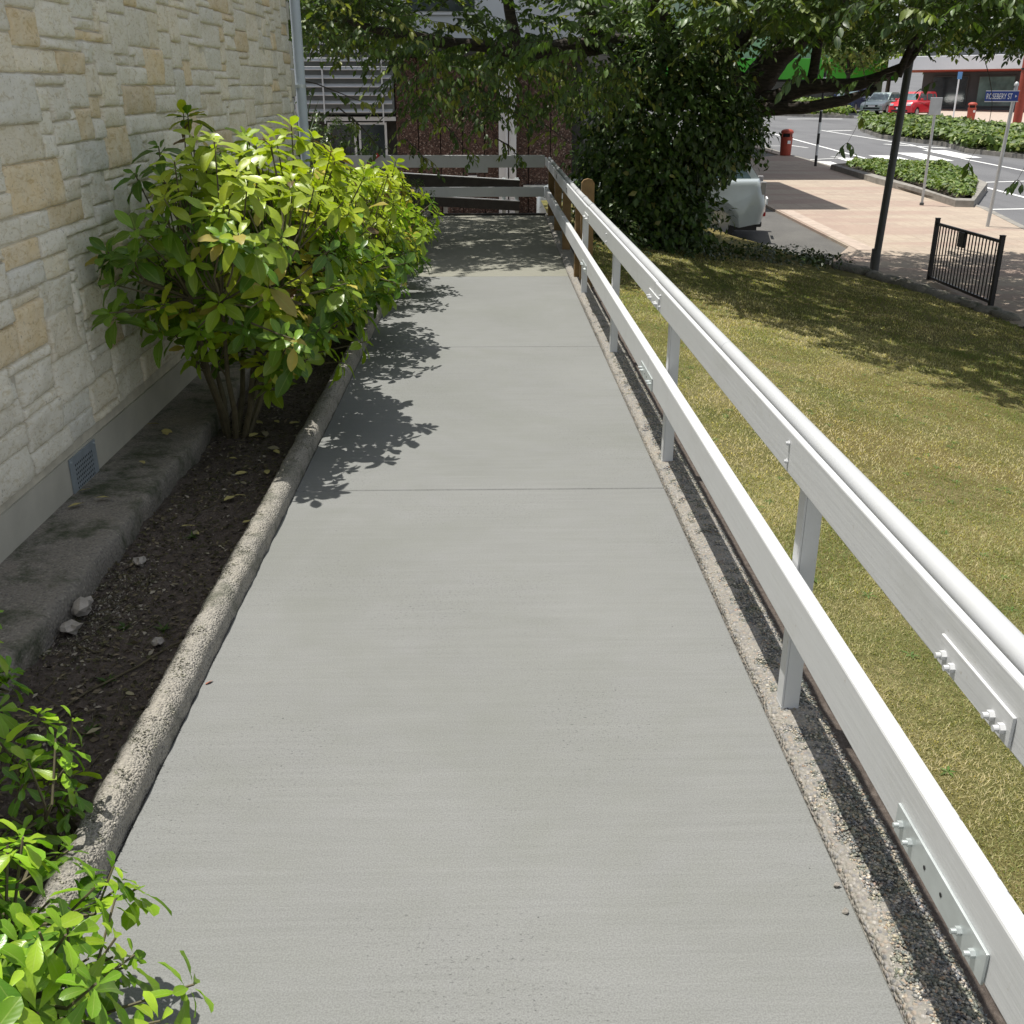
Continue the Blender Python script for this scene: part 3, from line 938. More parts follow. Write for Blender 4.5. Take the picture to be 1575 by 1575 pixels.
# timber posts along the landing
for k, (y, ztop) in enumerate([(9.95, 0.955), (10.15, 0.78), (12.1, 0.74), (13.9, 0.74), (15.72, 0.74)]):
    x0 = 0.83 + rx(y)
    mb = MB()
    hw = 0.05
    if ztop > 0.9:
        poly = [(x0 + 0.035, -0.4), (x0 + 0.155, -0.4), (x0 + 0.155, ztop - 0.04), (x0 + 0.135, ztop - 0.012), (x0 + 0.095, ztop), (x0 + 0.055, ztop - 0.012), (x0 + 0.035, ztop - 0.04)]
        mb.prism(poly, 'y', y - 0.03, y + 0.03)
    else:
        mb.box(x0 + 0.0, x0 + 0.09, y - hw, y + hw, -0.4, ztop, bev=0.004)
    mb.build('timber_post', M['timber'], rail)
# crossing rails at the end of the landing
mb = MB(); mb.box(-2.1, 0.826, 15.806, 15.85, 0.70, 0.872, bev=0.005); mb.build('top_board', M['white'], rail)
mb = MB(); mb.box(-2.1, 0.826, 15.806, 15.85, 0.288, 0.425, bev=0.005); mb.build('lower_rail', M['white'], rail)
mb = MB(); mb.box(-0.32, -0.01, 15.80, 15.806, 0.63, 0.699); mb.box(-.3, -.03, 15.807, 15.812, .66, .71); mb.build('name_plate', M['white'], rail)
MB().box(-2.0, -1.9, 15.86, 15.96, -0.4, 0.86, bev=0.004).build('timber_post', M['timber'], rail)
# small black felt marks on the top board
for (y, z) in ((10.7, 0.79), (12.6, 0.79)):
    mb = MB()
    x = 0.7792 + rx(y)
    for k in range(5):
        yy = y + (k - 2) * 0.035
        mb.box(x - 0.0006, x, yy, yy + 0.010, z - 0.022, z + 0.022)
        mb.box(x - 0.0006, x, yy + 0.0105, yy + 0.024, z + (0.012 if k % 2 else -0.02), z + (0.02 if k % 2 else -0.012))
    mb.build('black_marking', M['black'], rail)
# red ribbon tied round the end rail
rb = MB()
pts = [(-1.62, 15.79, 0.90), (-1.60, 15.785, 0.86), (-1.68, 15.775, 0.80), (-1.78, 15.77, 0.74), (-1.86, 15.77, 0.70)]
for i in range(len(pts) - 1):
    p, q = Vector(pts[i]), Vector(pts[i + 1])
    rb.add([p + Vector((-.022, 0, 0)), p + Vector((.022, 0, 0.01)), q + Vector((.022, 0, .01)), q + Vector((-.022, 0, 0)),
            p + Vector((-.022, .004, 0)), p + Vector((.022, .004, 0.01)), q + Vector((.022, .004, .01)), q + Vector((-.022, .004, 0))],
           [(0, 1, 2, 3), (4, 7, 6, 5), (0, 4, 5, 1), (1, 5, 6, 2), (2, 6, 7, 3), (3, 7, 4, 0)])
tag(rb.build('ribbon', M['red']), 'red ribbon tied over the far end rail of the ramp', 'ribbon')

# ------------------------------------------------------------------ second ramp beyond the landing
r2 = empty('lower_railing', (0, 0, 0), 'low railing, shaded side coloured dark and sunlit top edges coloured white, on silver posts behind the end of the ramp', 'railing')
for z0, z1, hh in ((0.46, 0.285, 0.2), (0.09, -0.07, 0.16)):
    mb = MB()
    mb.prism([(-2.4, z0 + .0), (0.55, z1), (0.55, z1 - hh), (-2.4, z0 - hh)], 'y', 19.0, 19.04)
    mb.build('shaded_board', M['dark_shaded_timber'], r2)  # dark colour stands in for the railing's shaded side
    mb = MB()
    mb.prism([(-2.4, z0 + .016), (0.55, z1 + .016), (0.55, z1 + 0.002), (-2.4, z0 + 0.002)], 'y', 18.985, 19.055)
    mb.build('sunlit_edge', M['white'], r2)  # white strip paints in the sunlit top edge of the board
for x in (-2.0, -0.78, 0.27, 0.5):
    MB().box(x - .035, x + .035, 19.06, 19.12, -1.0, 0.15 if x < 0 else 0.33, bev=0.004).build('post', M['galv'], r2)

# ------------------------------------------------------------------ panelled building behind
pb = empty('panelled_building', (0, 0, 0), 'building faced with dark brown pebble panels behind the far end of the ramp', 'building')
PY = 23.2
k = 0
x = -1.95
while x < 1.6:
    mb = MB(); mb.box(x, x + 0.452, PY, PY + 0.12, -1.0, 2.42, bev=0.008)
    mb.build('wall_panel', M['pebble'], pb); x += 0.47
MB().box(-12, 2.05, PY + 0.125, PY + 8, -1.2, 2.44).build('wall', M['dark_shaded_timber'], pb)
MB().box(-2.1, 2.1, PY - 0.35, PY + 8, 2.445, 2.62, bev=0.01).build('fascia', M['dark_shaded_timber'], pb)
MB().box(-12, 2.05, PY + 1.2, PY + 8, 2.625, 6.5).build('upper_wall', simple('pale_cladding', (0.55, 0.57, 0.58), 0.7, var=0.08, scale=0.8), pb)
for x0 in (-9, -6.6, -4.2, -1.8):
    f = MB().box(x0, x0 + 1.6, PY + 1.14, PY + 1.195, 3.3, 4.8, bev=.01).build('window_frame', M['white'], pb)
    MB().box(x0 + .07, x0 + 1.53, PY + 1.12, PY + 1.138, 3.37, 4.73).build('pane', M['glass'], f)
# white column pair
for x0, x1 in ((0.22, 0.37), (0.44, 0.59)):
    MB().box(x0, x1, PY - 0.3, PY - 0.18, -1.0, 2.44, bev=0.006).build('column', M['white'], pb)
MB().tube([(0.385, PY - 0.36, -1), (0.385, PY - .36, 2.4)], 0.025, 8).build('rainwater_pipe', M['white'], pb)
MB().box(0.75, 1.45, PY - 0.1, PY - 0.01, -0.3, -0.1).build('low_sill', M['galv'], pb)
MB().box(-0.45, -0.25, PY - .1, PY - .01, -.1, .1).build('wall_box', M['white'], pb)
# louvred screen
lv = MB().box(-4.3, -1.97, PY - 0.02, PY + 0.1, 1.3, 3.1).build('louvre_window', M['dark'], pb)
MB().box(-4.3, -1.97, PY - .06, PY - .022, 1.33, 3.05).build('glazing', simple('grey_glazing', (0.16, 0.18, 0.19), 0.25, var=0.2, scale=1.5), lv)
for k in range(11):
    z = 1.40 + k * 0.163
    Mx = Matrix.Translation((0, PY - 0.20, z)) @ Matrix.Rotation(R(28), 4, 'X')
    MB().box(-4.3, -2.0, -0.065, 0.065, -0.006, 0.006, M=Mx).build('slat', M['white'], lv)
for x in (-4.0, -3.42, -2.2):
    MB().box(x, x + .028, PY - 0.29, PY - 0.26, 1.15, 3.1).build('slat_rod', M['white'], lv)
MB().box(-4.4, -1.95, PY - .12, PY - .0, 1.20, 1.28).build('window_sill', M['white'], pb)
for x0 in (-3.4, -2.75):
    f = MB().box(x0, x0 + .6, PY - .05, PY - .0, 0.1, 1.17, bev=.008).build('lower_window', M['white'], pb)
    MB().box(x0 + .05, x0 + .55, PY - .06, PY - .051, 0.15, 1.12).build('pane', M['glass'], f)

# ------------------------------------------------------------------ shrubs by the wall
BUSH = [(0.14, 0.26, 0.02), (0.24, 0.36, 0.022), (0.075, 0.17, 0.018), (0.40, 0.46, 0.03), (0.50, 0.42, 0.07)]
def whorl_shrub(name, label, base, centre, radii, nwh, Ls, palette, weights, mat, xlim=None, zmin=0.12, per=(7, 10), cat='shrub', group=None, nstem=7, shell=0.55, Wf=0.44, obov=False, near=True, yellow=0.0, twmat=None, droop=(0.0, 0.75), sunlit_growth=False):
    t = empty(name, base, label, cat, group)
    bx, by, bz = base
    tips = []
    while len(tips) < nwh:
        d = rng.normal(size=3); d /= np.linalg.norm(d)
        r = shell + (1 - shell) * rng.random() ** 0.6
        r *= 1 + 0.32 * nz(d[0] * 2.2, d[1] * 2.2, d[2] * 2.2 + centre[1])
        p = np.array(centre) + d * np.array(radii) * r
        if p[2] < zmin: continue
        if xlim and (p[0] < xlim[0]): continue
        tips.append((p, d))
    P, D, N, L, W, C = [], [], [], [], [], []
    stems = MB()
    sk_ = 1.0 if Ls > .1 else .42
    roots = []
    for k in range(nstem):
        a = 2 * PI * k / nstem + rng.random() * 0.7
        p0 = Vector((0.05 * math.cos(a), 0.05 * math.sin(a), -0.04))
        p1 = Vector((0.18 * math.cos(a) * radii[0] * 1.4 + .25 * (centre[0] - bx), 0.30 * math.sin(a) * radii[1] + .25 * (centre[1] - by), 0.35 * (centre[2] - bz) + 0.05))
        p2 = Vector((0.42 * math.cos(a) * radii[0] + .7 * (centre[0] - bx), 0.62 * math.sin(a) * radii[1] + .7 * (centre[1] - by), 0.85 * (centre[2] - bz)))
        stems.tube([p0, (p0 + p1) / 2 + Vector((0.01, 0.015, 0)), p1, p2], [0.017 * sk_, 0.015 * sk_, 0.012 * sk_, 0.008 * sk_], 7)
        roots.append((p1, p2))
    for p, d in tips:
        q = Vector(p) - Vector(base)
        p1, p2 = min(roots, key=lambda s_: (s_[1] - q).length)
        st = p2 if q.z > p2.z * 0.8 else p1
        mid = (st + q) / 2 + Vector((rng.normal() * .03, rng.normal() * .03, -0.02))
        stems.tube([st, mid, q], [0.006 * (.4 + .6 * sk_), 0.0045 * (.5 + .5 * sk_), 0.003 * (.6 + .4 * sk_)], 5)
        ax = np.array([d[0] * 0.7, d[1] * 0.7, 0.75 + 0.3 * d[2]]); ax += rng.normal(0, .15, 3); ax /= np.linalg.norm(ax)
        u = np.cross(ax, [0.3, 0.5, 0.1]); u /= np.linalg.norm(u); v_ = np.cross(ax, u)
        m = rng.integers(per[0], per[1] + 1)
        cs = pick_cols(1, palette, weights, 0.1)[0]
        if sunlit_growth and d[2] > 0.15 + .4 * rng.random() and d[0] > -.45 + .5 * rng.random(): cs = cs * .35 + np.array([0.44, 0.52, 0.035]) * .65  # yellow young leaves on top and right also paint in the sunlit side
        for k in range(m):
            a = 2.39996 * k + rng.normal() * .2
            lay = k / m
            el = droop[1] * 1.0 - lay * (droop[1] - droop[0]) * 1.6 + rng.normal() * .12   # inner leaves stand up
            out = u * math.cos(a) + v_ * math.sin(a)
            dr = out * math.cos(el * 1.0) + ax * math.sin(el - 0.1)
            back = ax * (-0.05 * lay * Ls / 0.13)
            P.append(np.array(q) + back + out * 0.006)
            D.append(dr); nn = ax * math.cos(el) - out * math.sin(el) * 0.6
            N.append(nn)
            l = Ls * (0.60 + 0.5 * lay + rng.normal() * .16)
            L.append(max(l, Ls * .4)); W.append(max(l, Ls * .4) * Wf * (1 + rng.normal() * .08))
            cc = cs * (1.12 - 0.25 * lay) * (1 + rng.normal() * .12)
            if rng.random() < yellow: cc = np.array([0.52, 0.42, 0.10]) * (0.7 + .5 * rng.random())
            if yellow and rng.random() < yellow * 0.4: cc = np.array([0.10, 0.045, 0.02])
            C.append(np.clip(cc, .004, .9))
    stems.build('stems', twmat or M['twig'], t, True)
    leaf_cloud('leaves', P, D, N, np.array(L), np.array(W), np.array(C), mat, t, curl=rng.uniform(0.05, 0.38, len(P)), fold=0.30, near=2 if near else False, obov=obov)
    return t
wt = [3, 3, 2, 1.6, 0.12]
whorl_shrub('laurel_shrub', 'nearest broad leaved laurel shrub, bare stems showing, against the stone wall', (-1.36, 5.25, -0.02), (-1.20, 5.35, 0.93), (0.62, 1.0, 0.68), 310, 0.128, BUSH, wt, M['leaf_bush'], xlim=(-1.74, 0), sunlit_growth=True, zmin=0.20, nstem=8, shell=0.45, group='laurel shrubs along the wall', yellow=0.04)
whorl_shrub('laurel_shrub', 'middle laurel shrub with yellow green top, bulging over the ramp kerb', (-1.25, 7.3, -0.02), (-1.10, 7.25, 0.70), (0.60, 1.05, 0.60), 290, 0.120, BUSH, wt, M['leaf_bush'], xlim=(-1.74, 0), sunlit_growth=True, zmin=0.10, nstem=8, shell=0.5, group='laurel shrubs along the wall', yellow=0.02)
whorl_shrub('laurel_shrub', 'farthest laurel shrub below the pale blue downpipe', (-1.2, 9.5, -0.02), (-1.05, 9.4, 0.60), (0.62, 1.25, 0.56), 280, 0.115, BUSH, wt, M['leaf_bush'], xlim=(-1.74, 0), sunlit_growth=True, zmin=0.10, nstem=8, shell=0.5, group='laurel shrubs along the wall', yellow=0.02)
DK = [(0.03, 0.07, 0.015), (0.05, 0.10, 0.02), (0.09, 0.15, 0.03), (0.35, 0.10, 0.03)]
whorl_shrub('dark_shrub', 'small dark leaved shrub with orange tips at the left corner of the landing', (-1.12, 12.7, -0.02), (-1.05, 12.6, 0.42), (0.42, 1.2, 0.42), 190, 0.062, DK, [4, 3, 2, 0.25], M['leaf_choisya'], zmin=0.03, shell=0.5, near=False)
whorl_shrub('green_shrub', 'loose green shrub in the corner behind the downpipe and the end rail', (-2.6, 17.6, -0.02), (-2.6, 17.6, 0.70), (0.95, 0.8, 0.8), 240, 0.10, DK, [3, 3, 2, 0.02], M['leaf_choisya'], zmin=0.0, shell=0.4, near=False)

CH = [(0.24, 0.42, 0.025), (0.17, 0.34, 0.022), (0.34, 0.50, 0.035), (0.10, 0.23, 0.02)]
cw = [3, 3, 2, 1]
whorl_shrub('glossy_shrub', 'glossy bright green shrub spilling over the kerb at the bottom left corner', (-1.12, 1.35, -0.02), (-0.90, 1.29, 0.27), (0.36, 0.31, 0.24), 165, 0.074, CH, cw, M['leaf_choisya'], zmin=0.05, nstem=8, shell=0.35, Wf=0.40, obov=True, per=(6, 9), group='glossy shrubs in the near bed', droop=(-.2, 0.6))
whorl_shrub('glossy_shrub', 'small glossy shrub tucked behind the largest one, beside the kerb end', (-1.05, 1.98, -0.02), (-1.04, 1.96, 0.17), (0.12, 0.14, 0.20), 24, 0.060, CH, cw, M['leaf_choisya'], zmin=0.05, nstem=5, shell=0.4, Wf=0.40, obov=True, per=(5, 8), group='glossy shrubs in the near bed')
whorl_shrub('glossy_shrub', 'taller glossy shrub cut off by the left edge, in front of the footing', (-1.32, 2.12, -0.02), (-1.24, 2.06, 0.42), (0.14, 0.15, 0.20), 26, 0.072, CH, cw, M['leaf_choisya'], zmin=0.05, nstem=5, shell=0.4, Wf=0.40, obov=True, per=(6, 9), group='glossy shrubs in the near bed')

# flax behind the downpipe
def flax(base, n, hmax, label, group=None):
    t = empty('flax_plant', base, label, 'plant', group)
    V, F, C = [], [], []
    b = 0
    for k in range(n):
        a = rng.random() * 2 * PI; h = hmax * (0.55 + .45 * rng.random()); lean = 0.10 + 0.45 * rng.random() ** 1.5
        o0 = np.array([0.07 * math.cos(a), 0.07 * math.sin(a), 0.0])
        side = np.array([-math.sin(a), math.cos(a), 0])
        for i in range(7):
            s_ = i / 6
            p = o0 + np.array([math.cos(a), math.sin(a), 0]) * lean * h * s_ ** 2 + np.array([0, 0, h * (s_ - 0.18 * lean * s_ ** 3)])
            wd = 0.028 * (1 - s_ ** 2.2) + 0.002
            V += [p - side * wd, p + np.array([0, 0, 0]) - np.array([math.cos(a), math.sin(a), 0]) * wd * .4, p + side * wd]
            C += [(0.045, 0.085, 0.035)] * 3
        for i in range(6):
            q = b + i * 3
            F += [(q, q + 1, q + 4, q + 3), (q + 1, q + 2, q + 5, q + 4)]
        b += 21
    np_mesh('leaves', np.array(V), np.array(F), M['leaf_far'], t, True, np.array(C))
flax((-2.9, 16.2, -0.05), 60, 1.9, 'tall dark flax with sword leaves between the downpipe and the louvred window')

# ------------------------------------------------------------------ litter, leaves and stones in the bed
n = 17000
P = np.stack([rng.uniform(-1.46, -1.02, n), 1.2 + 8 * rng.random(n) ** 1.2, np.zeros(n)], 1)
P[:, 2] = [soil_z(x, y) + 0.004 + 0.006 * rng.random() for x, y, _ in P]
D = rand_dirs(n); D[:, 2] *= 0.25
N = np.tile([0, 0, 1.0], (n, 1)) + rng.normal(0, .45, (n, 3))
Ls = rng.uniform(0.006, 0.036, n) * rng.uniform(.5, 1, n)
o = leaf_cloud('leaf_litter', P, D, N, Ls, Ls * rng.uniform(.2, .6, n), pick_cols(n, [(0.05, 0.035, 0.025), (0.10, 0.075, 0.05), (0.18, 0.14, 0.10), (0.03, 0.022, 0.018), (0.34, 0.30, 0.25)], [4, 3, 2.4, 4, 1.0]), M['litter'], None, near=False, curl=0.1)
tag(o, 'dark dry leaf litter and bark scraps over the soil bed', 'leaf litter', None, 'stuff')
mb = MB()
for k in range(26):
    x, y = rng.uniform(-1.45, -1.05), rng.uniform(1.7, 5.6)
    a = rng.uniform(0, PI); l = rng.uniform(.05, .22)
    pts = []
    for i in range(5):
        s_ = i / 4 - .5
        xx, yy = x + l * s_ * math.cos(a) * .6, y + l * s_ * math.sin(a) + 0.01 * rng.normal()
        pts.append((xx, yy, soil_z(xx, yy) + 0.006))
    mb.tube(pts, rng.uniform(.0012, .003), 5)
pts = [(-1.42 + 0.42 * s_ + .01 * math.sin(9 * s_), 2.35 + 0.75 * s_ + .03 * math.sin(5 * s_), 0) for s_ in np.linspace(0, 1, 14)]
mb.tube([(x, y, soil_z(x, y) + .008) for x, y, _ in pts], 0.0035, 6)
tag(mb.build('twigs', M['twig'], None, True), 'thin dry twigs lying scattered over the soil bed', 'twigs', None, 'stuff')
# spilt mortar patch, stones
n = 2000
th_ = rng.random(n) * 6.28; rd = rng.random(n) ** .7
px_ = -1.36 + .11 * rd * np.cos(th_) + .03 * rng.normal(size=n); py_ = 3.26 + .40 * rd * np.sin(th_) + .05 * rng.normal(size=n)
ok = (px_ > -1.47) & (px_ < -1.04)
px_, py_ = px_[ok], py_[ok]; n = len(px_)
D = rand_dirs(n); N = rand_dirs(n); N[:, 2] = abs(N[:, 2]) + .4
l_ = rng.uniform(.003, .012, n)
o = leaf_cloud('mortar_crumbs', np.stack([px_, py_, np.array([soil_z(a_, b_) for a_, b_ in zip(px_, py_)]) + .004], 1), D, N, l_, l_ * .9, pick_cols(n, [(0.34, 0.31, 0.27), (0.20, 0.17, 0.14), (0.12, .10, .08)], [2, 2, 2]), M['litter'], None, near=False, curl=.3, fold=.6)
tag(o, 'pale crumbled mortar spilt on the soil beside the footing', 'rubble', None, 'stuff')
def rock(loc, s_, label):
    bm = bmesh.new()
    bmesh.ops.create_icosphere(bm, subdivisions=2, radius=1)
    for v in bm.verts:
        c = v.co.copy()
        k = 1 + 0.75 * nz(c.x + loc[1] * 7, c.y, c.z, 1.3) + .08 * nz(c.x, c.y, c.z, 5)
        v.co = Vector((c.x * s_[0], c.y * s_[1], c.z * s_[2])) * k
    me = bpy.data.meshes.new('stone'); bm.to_mesh(me); bm.free()
    o = link_mesh('stone', me, M['rock'], None, False)
    o.location = loc
    tag(o, label, 'stone', 'stones beside the footing')
rock((-1.435, 3.22, 0.0), (0.045, 0.055, 0.03), 'largest pale stone, on the spilt mortar against the footing')
rock((-1.42, 3.08, -0.005), (0.032, 0.034, 0.022), 'second pale stone, just in front of the largest')
rock((-1.36, 3.62, -0.01), (0.02, 0.028, 0.018), 'small pale stone at the far end of the spilt mortar')
rock((-1.10, 2.98, -0.01), (0.018, 0.02, 0.012), 'small grey stone on bare soil close to the ramp kerb')
P, D, N = [], [], []
V, F = [], []
def fallen(i, x, y, z, l, col, label, grp):
    a = rng.random() * 6.28
    o = leaf_cloud('fallen_leaf', [(0, 0, 0)], [(math.cos(a), math.sin(a), 0.05 + .1 * rng.random())], [(rng.normal() * .25, rng.normal() * .25, 1)], l, l * .42, [col], M['litter'], None, curl=0.1, fold=0.2)
    o.location = (x, y, z)
    tag(o, label, 'leaf', grp)
for i in range(9):
    x, y = rng.uniform(-1.74, -1.6), rng.uniform(2.3, 5.2)
    fallen(i, x, y, 0.085, rng.uniform(.05, .085), (0.5, 0.42, 0.16), 'fallen yellow leaf lying on the concrete footing below the wall', 'yellow leaves on the footing')
for i in range(20):
    x, y = rng.uniform(-1.42, -1.05), rng.uniform(3.9, 5.6)
    fallen(i, x, y, soil_z(x, y) + 0.02, rng.uniform(.045, .09), (0.5, 0.43, 0.17) if rng.random() < .7 else (0.28, 0.24, 0.17), 'fallen yellow leaf lying on dark soil around the nearest laurel shrub', 'yellow leaves on the soil')
for i in range(5):
    x, y = rng.uniform(-1.42, -1.08), rng.uniform(2.2, 3.6)
    fallen(i, x, y, soil_z(x, y) + 0.02, rng.uniform(.03, .05), (0.34, 0.30, 0.2), 'small tan leaf lying on the bare near soil', 'tan leaves on the near soil')
fallen(99, -0.872, 2.69, 0.0025, 0.03, (0.30, 0.10, 0.07), 'small curled reddish leaf on the ramp against the left kerb', None)
for (x, y, label) in ((0.765, 1.72, 'tiny grey mortar crumb on the ramp near the right kerb, closest to the camera'), (0.772, 1.80, 'tiny grey mortar crumb just beyond the closest one by the right kerb')):
    bm = bmesh.new(); bmesh.ops.create_icosphere(bm, subdivisions=1, radius=.008)
    for v in bm.verts: v.co *= 1 + rng.normal() * .25
    me = bpy.data.meshes.new('crumb'); bm.to_mesh(me); bm.free()
    o = link_mesh('crumb', me, M['rock']); o.location = (x, y, .005)
    tag(o, label, 'crumb')
n = 420
X = rng.uniform(1.1, 5.5, n); Y = rng.uniform(1.0, 11, n)
a_ = rng.random(n) * 6.28
nl = 5
P = np.repeat(np.stack([X, Y, np.array([lawn_f(p, q) for p, q in zip(X, Y)]) + .004], 1), nl, 0)
aa = np.repeat(a_, nl) + np.tile(np.arange(nl) * 1.26, n)
D = np.stack([np.cos(aa), np.sin(aa), np.full(n * nl, .28)], 1)
o = leaf_cloud('lawn_weeds', P, D, np.tile([0, 0, 1.], (n * nl, 1)), rng.uniform(.018, .045, n * nl), .009, pick_cols(n * nl, [(0.14, 0.24, 0.07), (0.10, 0.19, 0.04)], [1, 1]), M['grass'], None, near=False)
tag(o, 'flat green rosettes and clover growing through the dry lawn', 'weeds', None, 'stuff')
# weeds
for k, (x, y) in enumerate([(-1.2, 2.78), (-1.12, 3.1), (-1.26, 3.12), (-1.16, 2.5), (-1.24, 3.9)]):
    n = 26
    a = rng.random(n) * 6.28
    P = np.zeros((n, 3)); D = np.stack([np.cos(a), np.sin(a), rng.uniform(.2, 1, n)], 1)
    o = leaf_cloud('weed', P, D, np.tile([0, 0, 1.], (n, 1)) + rng.normal(0, .2, (n, 3)), rng.uniform(.02, .045, n), 0.007, pick_cols(n, [(0.07, 0.14, 0.03)], [1]), M['grass'], None, near=False)
    o.location = (x, y, soil_z(x, y))
    tag(o, 'little green weed sprouting from the bare soil bed', 'weed', 'weeds in the soil bed')

# ------------------------------------------------------------------ grass
def grass(n, x0, x1, yf, seed, h, wd):
    r_ = np.random.default_rng(seed)
    x = x0 + (x1 - x0) * r_.random(n); y = yf(r_, n)
    keep = x < np.array([edge_x(b) - .1 for b in y])
    x, y = x[keep], y[keep]; n = len(x)
    z = np.array([lawn_f(a_, b_) for a_, b_ in zip(x, y)])
    P = np.stack([x, y, z - 0.002], 1)
    a_ = r_.random(n) * 6.28; t = r_.uniform(0.1, 1.05, n)
    D = np.stack([np.cos(a_) * np.sin(t), np.sin(a_) * np.sin(t), np.cos(t)], 1)
    side = np.stack([-np.sin(a_), np.cos(a_), 0 * a_], 1)
    L = h * r_.uniform(.5, 1.25, n)[:, None]
    bend = np.stack([np.cos(a_), np.sin(a_), -0.3 + 0 * a_], 1) * 0.35
    W = wd * r_.uniform(.6, 1.3, n)[:, None]
    V = np.stack([P - side * W, P + side * W, P + D * L * .55 - side * W * .7, P + D * L * .55 + side * W * .7, P + D * L + bend * L], 1).reshape(-1, 3)
    b = (np.arange(n) * 5)[:, None, None]
    F = [(np.array([(0, 1, 3, 2)])[None] + b).reshape(-1, 4), (np.array([(2, 3, 4)])[None] + b).reshape(-1, 3)]
    dry = np.array([0.5 + 0.9 * nz(p, q, 1, .55) + .7 * nz(p, q, 4, 2.2) for p, q in zip(x, y)])
    dry = np.clip(dry + r_.normal(0, .28, n), 0, 1)[:, None]
    g = np.array([[0.17, 0.22, 0.06]]); s_ = np.array([[0.66, 0.57, 0.35]])
    mid = np.array([[0.43, 0.42, 0.19]])
    C = np.where(dry < .5, g + (mid - g) * dry * 2, mid + (s_ - mid) * (dry - .5) * 2) * r_.uniform(.75, 1.25, (n, 1))
    return V, F, np.repeat(C, 5, axis=0), n
parts = [grass(230000, 1.03, 3.6, lambda r_, n: 0.6 + 4.2 * r_.random(n), 1, 0.0145, 0.0013),
         grass(140000, 1.03, 6.8, lambda r_, n: 3.5 + 6.5 * r_.random(n) ** 1.1, 2, 0.021, 0.0025),
         grass(50000, 1.05, 6.9, lambda r_, n: 8.5 + 6.5 * r_.random(n), 3, 0.028, 0.005)]
Vs, F4, F3, Cs, off = [], [], [], [], 0
for V_, F_, C_, n_ in parts:
    Vs.append(V_); F4.append(F_[0] + off); F3.append(F_[1] + off); Cs.append(C_); off += len(V_)
o = np_mesh('grass', np.concatenate(Vs), [np.concatenate(F4), np.concatenate(F3)], M['grass'], None, False, np.concatenate(Cs), np.zeros((off, 3)))
tag(o, 'short dry yellow green mown grass sloping down from the ramp railing', 'grass', None, 'stuff')

# ------------------------------------------------------------------ cherry tree
tree = empty('cherry_tree', (3.75, 16.2, -0.6), 'big dark barked cherry tree spreading its branches over the lawn and the landing', 'tree')
TL = Vector((3.75, 16.2, -0.6))
def rel(p): return Vector(p) - TL
mb = MB()
mb.tube([rel(p) for p in [(2.9, 16.3, -0.7), (3.0, 16.3, 0.2), (3.3, 16.4, 0.9), (3.7, 16.5, 1.5), (3.95, 16.5, 1.9)]], [0.32, 0.28, 0.26, 0.26, 0.24], 14)
mb.build('trunk', M['bark'], tree, True)
def limb(pts, rad, name='branch', n=9):
    P = [Vector(p) for p in pts]
    out, rr_ = [], []
    m = 6
    for i in range(len(P) - 1):
        for k in range(m):
            s_ = k / m
            p = P[i].lerp(P[i + 1], s_)
            w_ = 0.06 * (rad[i] / .1) ** .3
            p = p + Vector((nz(p.x, p.y, p.z, 1.7), nz(p.y, p.z, p.x, 1.7), nz(p.z, p.x, p.y, 1.7))) * w_
            out.append(p - TL); rr_.append((rad[i] * (1 - s_) + rad[i + 1] * s_) * (1 + .12 * nz(p.x, p.y, p.z, 6)))
    out.append(P[-1] - TL); rr_.append(rad[-1])
    MB().tube(out, rr_, n).build(name, M['bark'], tree, True)
limb([(3.9, 16.5, 1.65), (4.3, 16.5, 2.25), (4.9, 16.4, 2.75), (6.0, 15.6, 3.25), (7.6, 14.5, 3.6), (9, 13, 3.9)], [0.24, 0.22, 0.19, 0.15, 0.10, 0.05])
limb([(3.85, 16.4, 1.55), (4.6, 16.2, 1.75), (5.4, 16.0, 1.86), (6.0, 15.8, 2.10), (6.2, 15.6, 2.5)], [0.13, 0.11, 0.09, 0.055, 0.02])
limb([(3.9, 16.2, 1.45), (4.6, 16.0, 1.52), (5.2, 15.9, 1.62), (5.6, 15.8, 1.78)], [0.11, 0.09, 0.07, 0.03])
limb([(4.72, 16.2, 1.82), (4.80, 16.25, 2.3), (4.95, 16.3, 2.8), (5.1, 16.3, 3.5)], [0.075, 0.07, 0.08, 0.05])
limb([(5.9, 15.8, 1.95), (6.0, 15.7, 2.4), (6.15, 15.5, 3.0), (6.4, 15.2, 3.6)], [0.06, 0.045, 0.04, 0.02])
limb([(3.7, 16.4, 1.7), (3.4, 16.3, 2.3), (3.45, 16.0, 3.1), (3.2, 15.5, 4.2)], [0.24, 0.18, 0.16, 0.1])
limb([(3.5, 16.4, 1.9), (2.4, 15.8, 2.35), (1.4, 15.0, 2.30), (0.4, 14.2, 2.2), (-0.8, 13.4, 2.3), (-1.8, 12.8, 2.5)], [0.18, 0.15, 0.12, 0.09, 0.06, 0.03])
limb([(1.5, 15.1, 2.3), (1.35, 15.1, 2.8), (1.3, 15.0, 3.6), (1.0, 14.5, 4.4)], [0.12, 0.11, 0.09, 0.05])
limb([(0.35, 14.2, 2.2), (0.28, 14.2, 2.7), (0.2, 14.1, 3.6)], [0.09, 0.07, 0.04])
limb([(2.6, 15.9, 2.35), (2.0, 13.8, 2.9), (1.9, 11.8, 3.1), (1.7, 10.0, 2.9)], [0.12, 0.09, 0.06, 0.03])
limb([(3.6, 16.2, 2.4), (4.0, 13.8, 3.1), (4.3, 11.0, 3.2), (4.4, 8.6, 2.9), (4.3, 7.0, 2.6)], [0.16, 0.12, 0.09, 0.05, 0.02])
